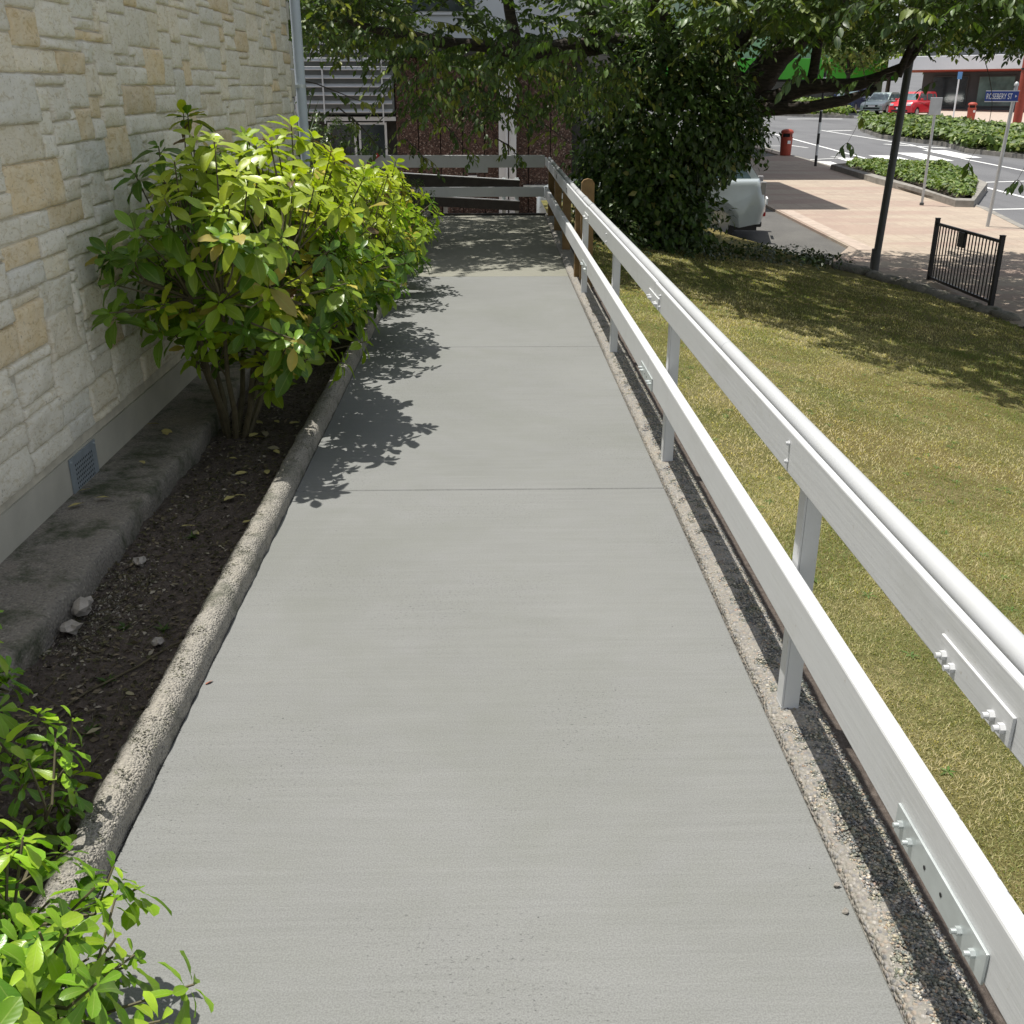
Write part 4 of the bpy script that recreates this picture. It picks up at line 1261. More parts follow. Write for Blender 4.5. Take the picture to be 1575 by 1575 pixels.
limb([(4.8, 16.3, 2.7), (5.8, 13.6, 3.2), (6.2, 10.5, 3.1), (6.0, 7.8, 2.8), (5.7, 6.3, 2.5)], [0.14, 0.10, 0.08, 0.05, 0.02])

CHERRY = [(0.06, 0.11, 0.025), (0.085, 0.15, 0.03), (0.04, 0.08, 0.025), (0.16, 0.21, 0.035), (0.28, 0.30, 0.06)]
LP, LD, LN, LL, LC = [], [], [], [], []
tw = MB()
def hang_twig(p, ln, m, az=None, drop=0.5, size=0.10, lite=0.0, thick=0.003):
    """a drooping twig with leaves hanging along it"""
    az = rng.random() * 6.28 if az is None else az
    d = np.array([math.cos(az), math.sin(az), 0.0])
    pts = [np.array(p) + d * ln * s_ + np.array([0, 0, -drop * ln * s_ * s_]) for s_ in (0, .33, .66, 1)]
    tw.tube([Vector(q) - TL for q in pts], [thick, thick * .8, thick * .6, thick * .4], 4, caps=False)
    c0 = pick_cols(1, CHERRY, [3, 3, 2.5, 1.0 + lite, 0.25 + lite], 0.15)[0]
    for k in range(m):
        s_ = (k + rng.random()) / m
        b = np.array(p) + d * ln * s_ + np.array([0, 0, -drop * ln * s_ * s_])
        sd_ = 1 if k % 2 else -1
        lat = np.array([-d[1], d[0], 0]) * sd_
        hgh = min(1.0, max(0.0, (p[2] - 2.15) / 0.5))
        dr = d * (0.25 + 0.5 * s_) + lat * rng.uniform(.2, .9) + np.array([0, 0, -rng.uniform(.5, 1.3) * (1 - .8 * hgh)])
        nn = lat * .4 * (1 - hgh) + d * .3 * (1 - hgh) + np.array([rng.normal() * .35, rng.normal() * .35, .8])
        LP.append(b - TL); LD.append(dr); LN.append(nn)
        LL.append(size * rng.uniform(.65, 1.2)); LC.append(np.clip(c0 * (1 + rng.normal() * .15), .004, .9))
def edge_ok(x, y):
    # the crown's near edge runs from the landing across the lawn
    if x > 9.4 or x < -3.2 or y > 18.5: return False
    if x < 1.2: return y > 11.0 - 0.10 * x + 0.5 * nz(x, y, 0, .9)
    if x < 2.6: return y > 11.0 - (x - 1.2) * 1.6 + 0.5 * nz(x, y, 0, .9)
    return y > 8.7 - (x - 2.6) * 0.95 + 0.5 * nz(x, y, 0, .9)
def zbot(x, y):
    if x < -1.0: z = 2.35
    elif x < 1.0: z = 1.95
    elif x < 2.5: z = 2.1
    else: z = 2.04 + 0.006 * (y - 5) + 0.10 * nz(x, y, 12, 1.1)
    return z
cnt = 0
while cnt < 3300:
    x, y = rng.uniform(-3.2, 9.4), rng.uniform(5, 18.5)
    if not edge_ok(x, y): continue
    if nz(x, y, 8, .75) < -0.30 : continue
    if .6 < x < 2.7 and y > 13.0 and rng.random() < .5: continue
    layer = rng.random()
    if x > 1 and layer < 0.35: z = zbot(x, y) + 0.28 + 0.35 * rng.random() + .12 * nz(x, y, 2, 1.4)
    elif layer < 0.35: z = zbot(x, y) + 0.1 + 0.4 * rng.random()
    else: z = rng.uniform(2.5, 4.6)
    hang_twig((x, y, z), rng.uniform(.4, .7), rng.integers(16, 26), drop=rng.uniform(.15, .55), size=0.104)
    cnt += 1
# the dense upper crown
cnt = 0
while cnt < 2600:
    x, y = rng.uniform(-3.2, 9.2), rng.uniform(6, 18.5)
    if not edge_ok(x - .2, y - .6): continue
    if y < 10.5 and nz(x, y, 8, .75) < -0.12: continue
    if x < .6 and y > 13 and rng.random() < .5: continue
    if 0.6 < x < 2.7 and y > 13.2 and rng.random() < .75: continue
    hang_twig((x, y, rng.uniform(3.1, 5.4)), rng.uniform(.45, .75), rng.integers(14, 22), drop=rng.uniform(.1, .4), size=0.135)
    cnt += 1
# low stragglers over the lawn
for k in range(46):
    x = rng.uniform(2.6, 7.5); y = rng.uniform(6.2, 11) + .15 * x
    if not edge_ok(x, y) or .42 < x / y < .56: continue
    hang_twig((x, y, rng.uniform(1.78, 2.02)), rng.uniform(.15, .35), rng.integers(5, 10), drop=.6, size=.10)
# lower hem over the landing, leaves reaching down to eye height
for k in range(420):
    x, y = rng.uniform(-2.3, 1.6), rng.uniform(11.2, 15.5)
    z = 1.55 + 0.55 * rng.random() - 0.16 * max(0, 1 - abs(x + 0.5))
    if x < -1.0: z += 0.6 + .1 * (-1.2 - x)
    hang_twig((x, y, z), rng.uniform(.3, .55), rng.integers(9, 15), drop=rng.uniform(.4, .8), size=0.085, lite=0.8)
for (p, q) in [((-2.3, 12.0, 1.88), (-1.35, 11.6, 1.62)), ((-1.7, 12.5, 1.55), (-1.2, 12.2, 1.1)), ((0.3, 12.5, 1.5), (0.9, 12.3, 1.2)), ((-0.5, 12.8, 1.35), (-0.2, 12.6, .98)), ((-1.0, 13.0, 1.2), (-.7, 12.8, .9)), ((0.1, 13, 1.2), (0.4, 13, .95))]:
    p, q = np.array(p), np.array(q)
    tw.tube([Vector(p) - TL, Vector((p + q) / 2) - TL + Vector((0, 0, .04)), Vector(q) - TL], [.009, .007, .004], 5)
    for k in range(7):
        s_ = k / 6
        hang_twig(p + (q - p) * s_, .2, 7, drop=.6, size=.085, lite=2.0)
# long hanging sprays in front of the street
for (x, y, z, zl) in [(3.0, 9.0, 2.0, 1.30), (3.6, 8.0, 1.9, 1.20), (4.15, 8.3, 1.95, 1.05), (4.7, 7.8, 1.95, 1.15), (5.0, 8.6, 2.0, 1.25), (5.6, 8.8, 2.0, 1.2), (5.2, 7.4, 2.0, 1.42), (3.9, 7.4, 1.95, 1.35)]:
    ps = [np.array([x + .12 * math.sin(3 * s_), y + .05 * s_, z + (zl - z) * s_]) for s_ in np.linspace(0, 1, 8)]
    tw.tube([Vector(p) - TL for p in ps], [.004, .0037, .0034, .003, .0027, .0024, .002, .0016], 4)
    for s_ in (5, 7):
        hang_twig(ps[s_], .10, 4, drop=.8, size=.085)
    hang_twig(ps[7], .08, 4, drop=1.0, size=.09)
tw.build('twigs', M['bark'], tree, True)
n = len(LP)
LP, LD, LN, LL, LC = map(np.array, (LP, LD, LN, LL, LC))
hi = LP[:, 2] + TL.z > 3.0
for msk, nr in ((~hi, True), (hi, False)):
    leaf_cloud('leaves', LP[msk], LD[msk], LN[msk], LL[msk], LL[msk] * (.46 if nr else .52), LC[msk], M['leaf_cherry'], tree, curl=rng.uniform(.05, .35, int(msk.sum())), fold=.3, near=nr)

# ------------------------------------------------------------------ leafy climber and shrub round the trunk
def blob_shrub(name, label, base, blobs, n, L, palette, weights, mat, cat='shrub', group=None, wf=0.62, depth=0.35, near=False, droop=0.5, stem=None):
    t = empty(name, base, label, cat, group)
    P, D, N = [], [], []
    vol = np.array([b[1][0] * b[1][1] + b[1][1] * b[1][2] + b[1][0] * b[1][2] for b in blobs]); vol /= vol.sum()
    B = np.array(base)
    for (c, r_), wv in zip(blobs, vol):
        m = int(n * wv)
        d = rand_dirs(m)
        rad = 1 - depth * rng.random(m) ** 1.5
        lump = np.array([1 + .34 * nz(q[0] * 2.5 + c[0], q[1] * 2.5 + c[1], q[2] * 2.5 + c[2]) + .10 * nz(q[0] * 7, q[1] * 7, q[2] * 7 + c[0]) for q in d])
        p = np.array(c) + d * np.array(r_) * (rad * lump)[:, None]
        P.append(p - B); 
        dd = d * .6 + np.array([0, 0, -droop]) + rng.normal(0, .45, (m, 3))
        D.append(dd); N.append(d + np.array([0, 0, .5]) + rng.normal(0, .3, (m, 3)))
    P = np.concatenate(P); D = np.concatenate(D); N = np.concatenate(N)
    m = len(P)
    l = L * rng.uniform(.6, 1.25, m)
    leaf_cloud('leaves', P, D, N, l, l * wf, pick_cols(m, palette, weights), mat, t, near=near, curl=.2, fold=.25)
    st = MB()
    for (c, r_) in blobs[:5]:
        q = Vector(c) - Vector(base)
        st.tube([Vector((q.x * .3, q.y * .3, -0.1)), q * .55, q], [.05, .035, .015], 6)
    st.build('stems', stem or M['bark'], t, True)
    return t
IVY = [(0.035, 0.085, 0.018), (0.055, 0.12, 0.022), (0.022, 0.055, 0.014), (0.10, 0.16, 0.03), (0.38, 0.36, 0.12)]
blob_shrub('climber', 'dense leafy evergreen mass with yellow leaves wrapped round the cherry trunk', (2.7, 15.2, -0.45),
           [((2.35, 15.0, 1.35), (1.15, 1.0, 0.95)), ((2.0, 14.9, 0.75), (0.85, 0.9, 0.75)), ((2.9, 15.3, 1.30), (0.98, 1.0, 0.92)), ((2.35, 15.0, 0.0), (0.95, 1.0, 0.7)), ((3.4, 15.6, 1.15), (0.60, .8, .50)), ((1.75, 14.9, 0.35), (0.6, .8, .6)), ((2.5, 15.3, 2.1), (0.8, .9, .5)), ((2.55, 15.3, 0.15), (0.68, .9, .7))],
           19000, 0.11, IVY, [4, 3.4, 3, 1.6, 0.36], M['leaf_ivy'])
blob_shrub('low_shrub', 'low dark shrub spreading at the foot of the cherry tree beside the car', (4.0, 15.9, -0.65),
           [((3.5, 15.3, -0.55), (0.8, .6, .22)), ((4.4, 16.0, -0.68), (0.8, .8, .20)), ((2.6, 14.6, -0.35), (0.9, .6, .35)), ((5.1, 16.1, -0.8), (.6, .6, .2)), ((1.6, 13.9, -0.1), (.5, .6, .45)), ((1.45, 17.3, -0.3), (.55, .7, .75))],
           6500, 0.07, [(0.02, 0.045, 0.012), (0.035, 0.07, 0.016), (0.05, 0.05, .03)], [3, 2, 1], M['leaf_ivy'])
# stone edging between the lawn and the footpath
rr = random.Random(8)
pts = [(6.95, 9.5), (6.9, 10.6), (6.85, 11.6), (6.8, 12.5), (6.72, 13.3), (6.55, 13.9), (6.3, 14.5), (6.05, 15.1), (5.8, 15.6), (5.5, 16.1), (5.2, 16.6), (6.65, 13.6), (6.42, 14.2), (6.15, 14.8), (5.95, 15.4), (5.65, 15.9)]
for k, (x, y) in enumerate(pts):
    bm = bmesh.new(); bmesh.ops.create_icosphere(bm, subdivisions=2, radius=1)
    s_ = (rr.uniform(.14, .26), rr.uniform(.18, .32), rr.uniform(.06, .1))
    for v in bm.verts:
        c = v.co.copy(); kk = 1 + .3 * nz(c.x + k * 3, c.y, c.z, 1.4)
        v.co = Vector((c.x * s_[0], c.y * s_[1], c.z * s_[2])) * kk
    me = bpy.data.meshes.new('edging_stone'); bm.to_mesh(me); bm.free()
    o = link_mesh('edging_stone', me, M['oldslab'], None, True)
    o.location = (x + .05, y, max(lawn_z(x, y), street_z(y) + .05) + .01)
    tag(o, 'dark mossy rock in the edging between lawn and footpath', 'rock', 'edging rocks along the footpath')

# ------------------------------------------------------------------ street furniture
# black fence panel
fp = empty('fence_panel', (6.8, 13.75, street_z(13.75) + .05), 'short black tubular steel fence panel with a small box, at the edge of the footpath', 'fence')
FL, FH = 2.1, 0.93
for y in (0, FL):
    p = MB().box(-.03, .03, y - .03, y + .03, -.1, FH + .03, bev=.004).build('post', M['black'], fp)
    MB().box(-.034, .034, y - .034, y + .034, FH + .0302, FH + .045, bev=.004).build('post_cap', M['black'], p)
for z in (0.07, FH - .06):
    MB().box(-.018, .018, .031, FL - .031, z, z + .038).build('fence_rail', M['black'], fp)
for k in range(19):
    y = .031 + (FL - .062) * (k + 1) / 20
    MB().tube([(0, y, .109), (0, y, FH - .061)], .0095, 6).build('picket', M['black'], fp)
MB().box(-.05, -.0185, 1.02, 1.22, FH - .26, FH - .05, bev=.006).build('box', M['black'], fp)

def pole(name, x, y, h, r, mat, label, cat='pole', group=None, lean=0.0, base_z=None, parts=None):
    z0 = street_z(y) + .05 if base_z is None else base_z
    t = empty(name, (x, y, z0), label, cat, group)
    MB().tube([(0, 0, -.1), (lean * h, 0, h)], r, 16).build('pole', mat, t, True)
    return t
M['poleGrey'] = simple('dark_galvanised', (0.10, 0.105, 0.105), 0.55, metal=.4, var=.1)
M['polePale'] = simple('pale_galvanised', (0.50, 0.51, 0.51), 0.45, metal=.3, var=.1)
t = pole('lamp_post', 6.19, 16.56, 4.4, .058, M['poleGrey'], 'tall dark grey steel post standing among the edging rocks beyond the lawn', lean=.04)
MB().tube([(0, 0, .0), (0, 0, .35)], .072, 16).build('base_sleeve', M['poleGrey'], t, True)
t = pole('sign_pole', 10.3, 25.05, 2.1, .03, M['polePale'], 'thin pale pole with a small square sign, beside the green kerb planter', 'sign')
MB().box(-.16, .12, -.02, .0 + .012 - .05, 2.0, 2.38, bev=.01).build('sign_plate', M['polePale'], t)
MB().tube([(0, 0, .0), (0, 0, .06)], .05, 12).build('base_collar', M['poleGrey'], t, True)
t = pole('sign_pole', 11.9, 55.0, 4.0, .04, M['polePale'], 'thin grey pole far up the kerb behind the first red litter bin', 'pole')
MB().tube([(0, 0, .0), (0, 0, .1)], .07, 12).build('base_collar', M['poleGrey'], t, True)
# street name sign
st = pole('street_sign', 10.27, 21.5, 2.68, .035, M['polePale'], 'blue street name sign reading ROSEBERY ST on a pale steel pole', 'sign', lean=.04)
MB().lathe((.105, 0, 2.68), [(.045, 0), (.045, .03), (.03, .06), (.01, .075)], 16).build('pole_cap', M['polePale'], st, True)
blue = simple('sign_blue', (0.012, 0.045, 0.26), 0.4, var=.05)
sp_ = MB().box(-.80, .04, -.052, -.036, 2.34, 2.56, bev=.004).build('name_blade', blue, st)
sp_.location = (.13, 0, .53)
sp_.scale = (.78, 1, .80)
MB().box(-.81, .05, -.0595, -.0525, 2.562, 2.582).box(-.81, .05, -.0595, -.0525, 2.318, 2.338).build('blade_edge', M['white'], sp_)
def lettering(txt, size, loc, rot, mat, parent, name='lettering', ext=.002, sx=1.0):
    cu = bpy.data.curves.new(name, 'FONT')
    cu.body = txt; cu.size = size; cu.extrude = ext; cu.align_x = 'LEFT'
    tmp = bpy.data.objects.new('tmp_text', cu)
    COL.objects.link(tmp)
    bpy.context.view_layer.update()
    dg = bpy.context.evaluated_depsgraph_get()
    me = bpy.data.meshes.new_from_object(tmp.evaluated_get(dg))
    bpy.data.objects.remove(tmp)
    me.transform(Matrix.Diagonal((sx, 1, 1, 1)))
    me.materials.clear()
    o = link_mesh(name, me, mat, parent)
    o.location = loc; o.rotation_euler = rot
    return o
whitem = simple('sign_white', (0.85, 0.85, 0.85), 0.5, var=.02)
lettering('ROSEBERY ST', .185, (-.785, -.0535, 2.385), (PI / 2, 0, 0), whitem, sp_, sx=.60)
MB().prism([(-.045, 2.42), (.0, 2.45), (-.045, 2.48)], 'y', -.0555, -.0525).build('arrow_mark', whitem, sp_)
MB().box(-.04, .045, -.034, .04, 2.36, 2.40).box(-.04, .045, -.034, .04, 2.50, 2.54).build('clamp', M['galv'], sp_)

# belisha style black and white pole
bz = street_z(35.5) + .05
t = empty('crossing_pole', (10.85, 35.5, bz), 'slim black and white banded pole beside the zebra crossing', 'pole')
n_b = 9
for k in range(n_b):
    MB().tube([(0, 0, k * .34), (0, 0, (k + 1) * .34)], .045, 14).build('band', M['black'] if k % 2 == 0 else M['white'], t, True)
MB().tube([(0, 0, -.1), (0, 0, 3.06)], .043, 14).build('pole', M['white'], t, True)

def bin_(x, y, z, label, s_=1.0, grp=None):
    t = empty('litter_bin', (x, y, z), label, 'litter bin', grp)
    t.scale = (s_, s_, s_)
    MB().lathe((0, 0, 0), [(.20, 0), (.215, .03), (.235, .66), (.245, .68), (.245, .70)], 28).build('body', M['brickred'], t, True)
    MB().lathe((0, 0, 0), [(.18, .70), (.18, .84)], 24).build('opening', M['dark'], t, True)
    mb = MB()
    for a_ in (20, 110, 200, 290):
        c, s2 = math.cos(R(a_)), math.sin(R(a_))
        mb.tube([(c * .23, s2 * .23, .69), (c * .23, s2 * .23, .85)], .03, 8)
    mb.build('lid_support', M['brickred'], t, True)
    MB().lathe((0, 0, 0), [(.25, .84), (.255, .87), (.24, .93), (.18, .975), (.08, 1.0), (.01, 1.003)], 28).build('lid', M['brickred'], t, True)
    MB().box(-.02, .10, -.252, -.243, .45, .57).build('sticker', whitem, t)
    return t
bin_(11.05, 40.0, street_z(40) + .05, 'red litter bin in shade at the kerb, left of the black and white pole', .92, 'red litter bins')
bin_(29.6, 66.5, street_z(66.5) + .06, 'far red litter bin on the sunny footpath in front of the dark shopfront', 1.05, 'red litter bins')

# blue topped sign pole, red veranda post
t = empty('sign_pole', (28.3, 66.0, street_z(66) + .06), 'slim white pole with a blue parking sign beside the far red litter bin', 'sign')
MB().tube([(0, 0, 0), (0, 0, 2.7)], .045, 10).build('pole', whitem, t, True)
MB().box(-.14, .14, -.07, -.05, 2.35, 2.75, bev=.01).build('sign_plate', simple('parking_blue', (.12, .3, .6), .5), t)
t = empty('veranda_post', (26.7, 54.6, street_z(54.6) + .06), 'thick rust red post cut off by the right edge', 'post')
MB().tube([(0, 0, 0), (0, 0, 6.0)], .21, 20).build('post', M['brickred'], t, True)
MB().tube([(0, 0, 2.9), (0, 0, 2.98)], .235, 20).build('band', M['black'], t, True)
MB().lathe((0, 0, 0), [(.27, 0), (.27, .25), (.22, .3)], 20).build('base', M['brickred'], t, True)

# kerbed planter with ground cover
isl = [(11.0, 34.4), (10.9, 30.0), (11.05, 27.6), (10.95, 24.7), (11.35, 24.6), (13.5, 28.6), (14.3, 32.6), (13.9, 34.6), (12.9, 35.4)]
mb = MB()
ctr = Vector((12.3, 30.5))
n = len(isl)
vs, fs = [], []
for (x, y) in isl:
    d = (ctr - Vector((x, y))).normalized()
    xi, yi = x + d.x * .28, y + d.y * .28
    z = street_z(y)
    vs += [(x, y, z - .05), (x + d.x * .03, y + d.y * .03, z + .2), (xi, yi, z + .23), (xi, yi, z + .05)]
for i in range(n):
    a0, b0 = i * 4, ((i + 1) % n) * 4
    for k in range(3):
        fs.append((a0 + k, b0 + k, b0 + k + 1, a0 + k + 1))
o = mb.add(vs, fs).build('kerb_planter', M['kerbstone'])
tag(o, 'low splayed concrete kerb forming the planter beside the footpath', 'planter')
sheet('planter_soil', M['soil'], 0, 1, 0, 1, 10, 10, lambda x, y: street_z(y) + .12, warp=lambda u, v: (11.05 + u * (2.0 + 1.0 * v) - .05, 25.2 + v * 9.2 + u * .8 * (1 - v) * 3))['kind'] = 'structure'
HG = [(0.10, 0.17, 0.03), (0.15, 0.22, 0.04), (0.06, 0.11, 0.025), (0.22, 0.26, 0.06)]
def inside(px, py, poly):
    c = False
    j = len(poly) - 1
    for i in range(len(poly)):
        xi, yi = poly[i]; xj, yj = poly[j]
        if (yi > py) != (yj > py) and px < (xj - xi) * (py - yi) / (yj - yi) + xi: c = not c
        j = i
    return c
def cover(name, label, poly, n, L, h, pal, wts, dz=.1, shrink=0.0):
    xs = [p[0] for p in poly]; ys = [p[1] for p in poly]
    P = []
    while len(P) < n:
        x, y = rng.uniform(min(xs), max(xs)), rng.uniform(min(ys), max(ys))
        if not inside(x, y, poly): continue
        P.append((x, y, street_z(y) + dz + h * (0.75 + .5 * nz(x, y, 0, 1.1) + .25 * nz(x, y, 7, 3.5)) * (0.35 + .65 * rng.random() ** .4)))
    P = np.array(P)
    D = rand_dirs(n); D[:, 2] = -abs(D[:, 2]) * .4
    N = np.tile([-0.1, -0.35, 1.], (n, 1)) + rng.normal(0, .5, (n, 3))
    l = L * rng.uniform(.6, 1.25, n)
    o = leaf_cloud(name, P, D, N, l, l * .75, pick_cols(n, pal, wts), M['leaf_far'], None, near=False, curl=.2)
    tag(o, label, 'ground cover', None, 'stuff')
cover('ground_cover', 'bright green ground cover filling the kerb planter', [(11.35, 34.0), (11.3, 30), (11.4, 27.6), (11.3, 25.5), (11.6, 25.3), (13.2, 28.8), (13.95, 32.4), (13.6, 34.2), (12.8, 34.9)], 9000, .12, .30, HG, [3, 3, 1.5, 1.5], .15)
med = [(18.5, 51), (19.4, 45.6), (18.7, 42), (19.8, 38.5), (24.7, 47), (25.0, 54), (25.2, 60), (24, 63), (21.6, 63), (19.6, 57)]
def solid(name, poly, mat, h0, h1):
    mb = MB(); n = len(poly)
    vs = [(x, y, street_z(y) + h0) for x, y in poly] + [(x, y, street_z(y) + h1) for x, y in poly]
    return mb.add(vs, [tuple(range(n, 2 * n))] + [(i, (i + 1) % n, (i + 1) % n + n, i + n) for i in range(n)]).build(name, mat)
solid('median_kerb', [(12 * 0 + x, y) for x, y in med], M['kerbstone'], -.05, .14)['kind'] = 'structure'
cover('median_hedge', 'broad ivy hedge along the middle of the street', [(x * .97 + .6, y * .985 + .8) for x, y in med], 24000, .26, .62, [(0.10, 0.16, 0.035), (0.15, 0.22, 0.05), (0.05, 0.09, 0.025), (0.24, 0.28, 0.08)], [3, 3, 2, 1.2], .1)
far_m = [(17.5, 77.5), (24, 71.3), (24.5, 78), (30, 95), (19, 95)]
solid('far_median_kerb', far_m, M['kerbstone'], -.05, .14)['kind'] = 'structure'
cover('far_hedge', 'ivy bed farther up the street beyond the white lines', far_m, 9000, .34, .7, HG, [3, 3, 1.5, 1.5], .1)

# ------------------------------------------------------------------ cars
def car(name, label, loc, rz, L, Wd, H, paint, kind='suv', grp=None, tail=None):
    t = empty(name, loc, label, 'car', grp, rz)
    h = Wd / 2
    # local frame: front towards -x
    if kind == 'suv':
        low = [(-L * .5, .30), (-L * .5, .72), (-L * .47, .93), (-L * .22, 1.08), (L * .465, 1.13), (L * .482, .98), (L * .50, .68), (L * .50, .55), (L * .485, .32)]
        gl0, gl1, rf0, rf1 = -L * .20, L * .475, -L * .06, L * .375
        zb, wr = 1.06, .34
    elif kind == 'kei':
        low = [(-L * .5, .26), (-L * .5, .66), (-L * .44, .88), (-L * .26, .98), (L * .47, 1.0), (L * .5, .85), (L * .5, .3)]
        gl0, gl1, rf0, rf1 = -L * .27, L * .48, -L * .13, L * .42
        zb, wr = .97, .28
    else:
        low = [(-L * .5, .24), (-L * .5, .60), (-L * .43, .74), (-L * .22, .88), (L * .47, .95), (L * .5, .80), (L * .5, .28)]
        gl0, gl1, rf0, rf1 = -L * .24, L * .46, -L * .06, L * .34
        zb, wr = .87, .30
    ax = (-L * .5 + .82, L * .5 - .85)
    # lower body with wheel arches cut into the outline
    out = []
    out += low
    bot = []
    for axx in (ax[1], ax[0]):
        r_ = wr + .055
        for k in range(9):
            a_ = PI * k / 8
            bot.append((axx + r_ * math.cos(a_), max(.24, wr + r_ * math.sin(a_)) if 0 < k < 8 else .25))
    poly = low[:]
    poly = poly + bot
    bm = bmesh.new()
    n = len(poly)
    rows = []
    side = [(-h, .945, .62), (-h * .985, .972, .76), (-h * .95, .990, .90), (-h * .87, 1.0, 1.0)]
    for s_, (yy, kx, kz) in enumerate(side + [(-q_[0], q_[1], q_[2]) for q_ in side[::-1]]):
        row = []
        for (x, z) in poly:
            zz = z if z < .8 else .8 + (z - .8) * kz
            row.append(bm.verts.new((x * kx if abs(x) > L * .4 else x, yy, zz)))
        rows.append(row)
    for s_ in range(7):
        for i in range(n):
            bm.faces.new((rows[s_][i], rows[s_][(i + 1) % n], rows[s_ + 1][(i + 1) % n], rows[s_ + 1][i]))
    for row in (rows[0], rows[7]):
        f = bm.faces.new(row)
    bmesh.ops.triangulate(bm, faces=[f for f in bm.faces if len(f.verts) > 4])
    bmesh.ops.recalc_face_normals(bm, faces=bm.faces[:])
    me = bpy.data.meshes.new('body'); bm.to_mesh(me); bm.free()
    body = link_mesh('body', me, paint, t, True)
    me.set_sharp_from_angle(angle=R(35))
    # greenhouse
    th = h * .76
    g = [(gl0, zb), (rf0, H - .05), (rf0 + .25, H), (rf1 - .2, H), (rf1, H - .06), (gl1, zb)]
    mb = MB()
    vs = []
    for sgn in (-1, 1):
        for (x, z) in g:
            q = (z - zb) / (H - zb)
            vs.append((x, sgn * (h * .87 * (1 - q) + th * q), z))
    m = len(g)
    mb.add(vs, [tuple(range(m)), tuple(range(2 * m - 1, m - 1, -1))] + [(i, (i + 1) % m, (i + 1) % m + m, i + m) for i in range(m)])
    cab = mb.build('cabin', paint, t, True, 30)
    # glass, slightly proud
    def gpt(x, z, sgn, o_=.006):
        q = (z - zb) / (H - zb)
        return (x, sgn * ((h * .87 * (1 - q) + th * q) + o_), z)
    def xs_front(z): return gl0 + (rf0 - gl0) * (z - zb) / (H - .05 - zb)
    def xs_rear(z): return gl1 + (rf1 - gl1) * (z - zb) / (H - .06 - zb)
    z0, z1 = zb + .05, H - .13
    mid = (gl0 + gl1) / 2 - .05
    rear2 = mid + (gl1 - mid) * .55
    for sgn in (-1, 1):
        for (a0, a1, b0, b1) in ((xs_front(z0) + .12, mid - .04, xs_front(z1) + .10, mid - .04), (mid + .04, rear2 - .04, mid + .04, rear2 - .06), (rear2 + .04, xs_rear(z0) - .14, rear2 + .02, xs_rear(z1) - .12)):
            if a1 - a0 < .1: continue
            mb = MB().add([gpt(a0, z0, sgn), gpt(a1, z0, sgn), gpt(b1, z1, sgn), gpt(b0, z1, sgn)], [(0, 1, 2, 3)])
            mb.build('side_window', M['carglass'], t)
    mb = MB().add([(xs_front(z0) - .008, -h * .80, z0), (xs_front(z0) - .008, h * .80, z0), (xs_front(z1) - .008, th * .90, z1), (xs_front(z1) - .008, -th * .90, z1)], [(0, 1, 2, 3)])
    mb.build('windscreen', M['carglass'], t)
    mb = MB().add([(xs_rear(z0) + .008, -h * .80, z0), (xs_rear(z0) + .008, h * .80, z0), (xs_rear(z1) + .008, th * .88, z1), (xs_rear(z1) + .008, -th * .88, z1)], [(0, 1, 2, 3)])
    mb.build('rear_window', M['carglass'], t)
    for axx in ax:
        for sgn in (-1, 1):
            w_ = MB().lathe((0, 0, 0), [(wr * .7, -.1), (wr * .96, -.1), (wr, -.07), (wr, .07), (wr * .96, .1), (wr * .7, .1)], 24).build('wheel', M['rubber'], t, True)
            w_.location = (axx, sgn * (h - .10), wr); w_.rotation_euler = (PI / 2, 0, 0)
            hub = MB().lathe((0, 0, 0), [(wr * .68, -.102), (wr * .66, -.085), (wr * .2, -.095), (wr * .1, -.105)], 10).lathe((0, 0, 0), [(wr * .1, .105), (wr * .2, .095), (wr * .66, .085), (wr * .68, .102)], 10)
            hub.build('rim', M['alloy'], w_, True)
    lampm = simple('headlamp', (0.75, 0.78, 0.8), .15, var=.05)
    for sgn in (-1, 1):
        zf = low[2][1] - .13
        MB().box(-L * .5 - .012, -L * .47, sgn * h * .58, sgn * h * .90, zf - .08, zf + .05, bev=.012).build('headlight', lampm, t)
        zt = .98 if kind == 'suv' else .78
        MB().box(L * .472, L * .496, sgn * h * .80, sgn * h * .962, zt - .13, zt + .10, bev=.012).build('tail_light', tail or M['red'], t)
        MB().box(gl0 + .18, gl0 + .33, sgn * (h + .02), sgn * (h + .16), zb + .03, zb + .16, bev=.02).build('wing_mirror', paint, t)
    MB().box(-L * .5 - .01, -L * .49, -h * .5, h * .5, low[1][1] - .14, low[1][1] - .02, bev=.005).build('grille', M['black'], t)
    MB().box(-L * .5 - .012, -L * .49, -h * .7, h * .7, .3, .42, bev=.005).build('lower_grille', M['black'], t)
    MB().box(-L * .5 - .018, -L * .5 - .011, -.25, .25, .45, .56).build('number_plate', whitem, t)
    MB().box(L * .508, L * .515, -.25, .25, .62, .73).build('number_plate', whitem, t)
    MB().box(-L * .47, L * .47, -h * .9, h * .9, .2, .3).build('underbody', M['black'], t)
    if kind == 'suv':
        MB().box(rf1 - .30, rf1 + .12, -th * .92, th * .92, H - .035, H + .012, bev=.012).build('spoiler', paint, t)
        for sgn in (-1, 1):
            MB().box(L * .493, L * .503, sgn * h * .55, sgn * h * .92, .46, .53, bev=.004).build('reflector', M['red'], t)
        MB().box(L * .44, L * .49, -h * .9, h * .9, .26, .36, bev=.02).build('bumper', M['black'], t)
    return t
silver = simple('pearl_silver_paint', (0.45, 0.50, 0.52), .3, metal=.25, var=.03, coat=.8)
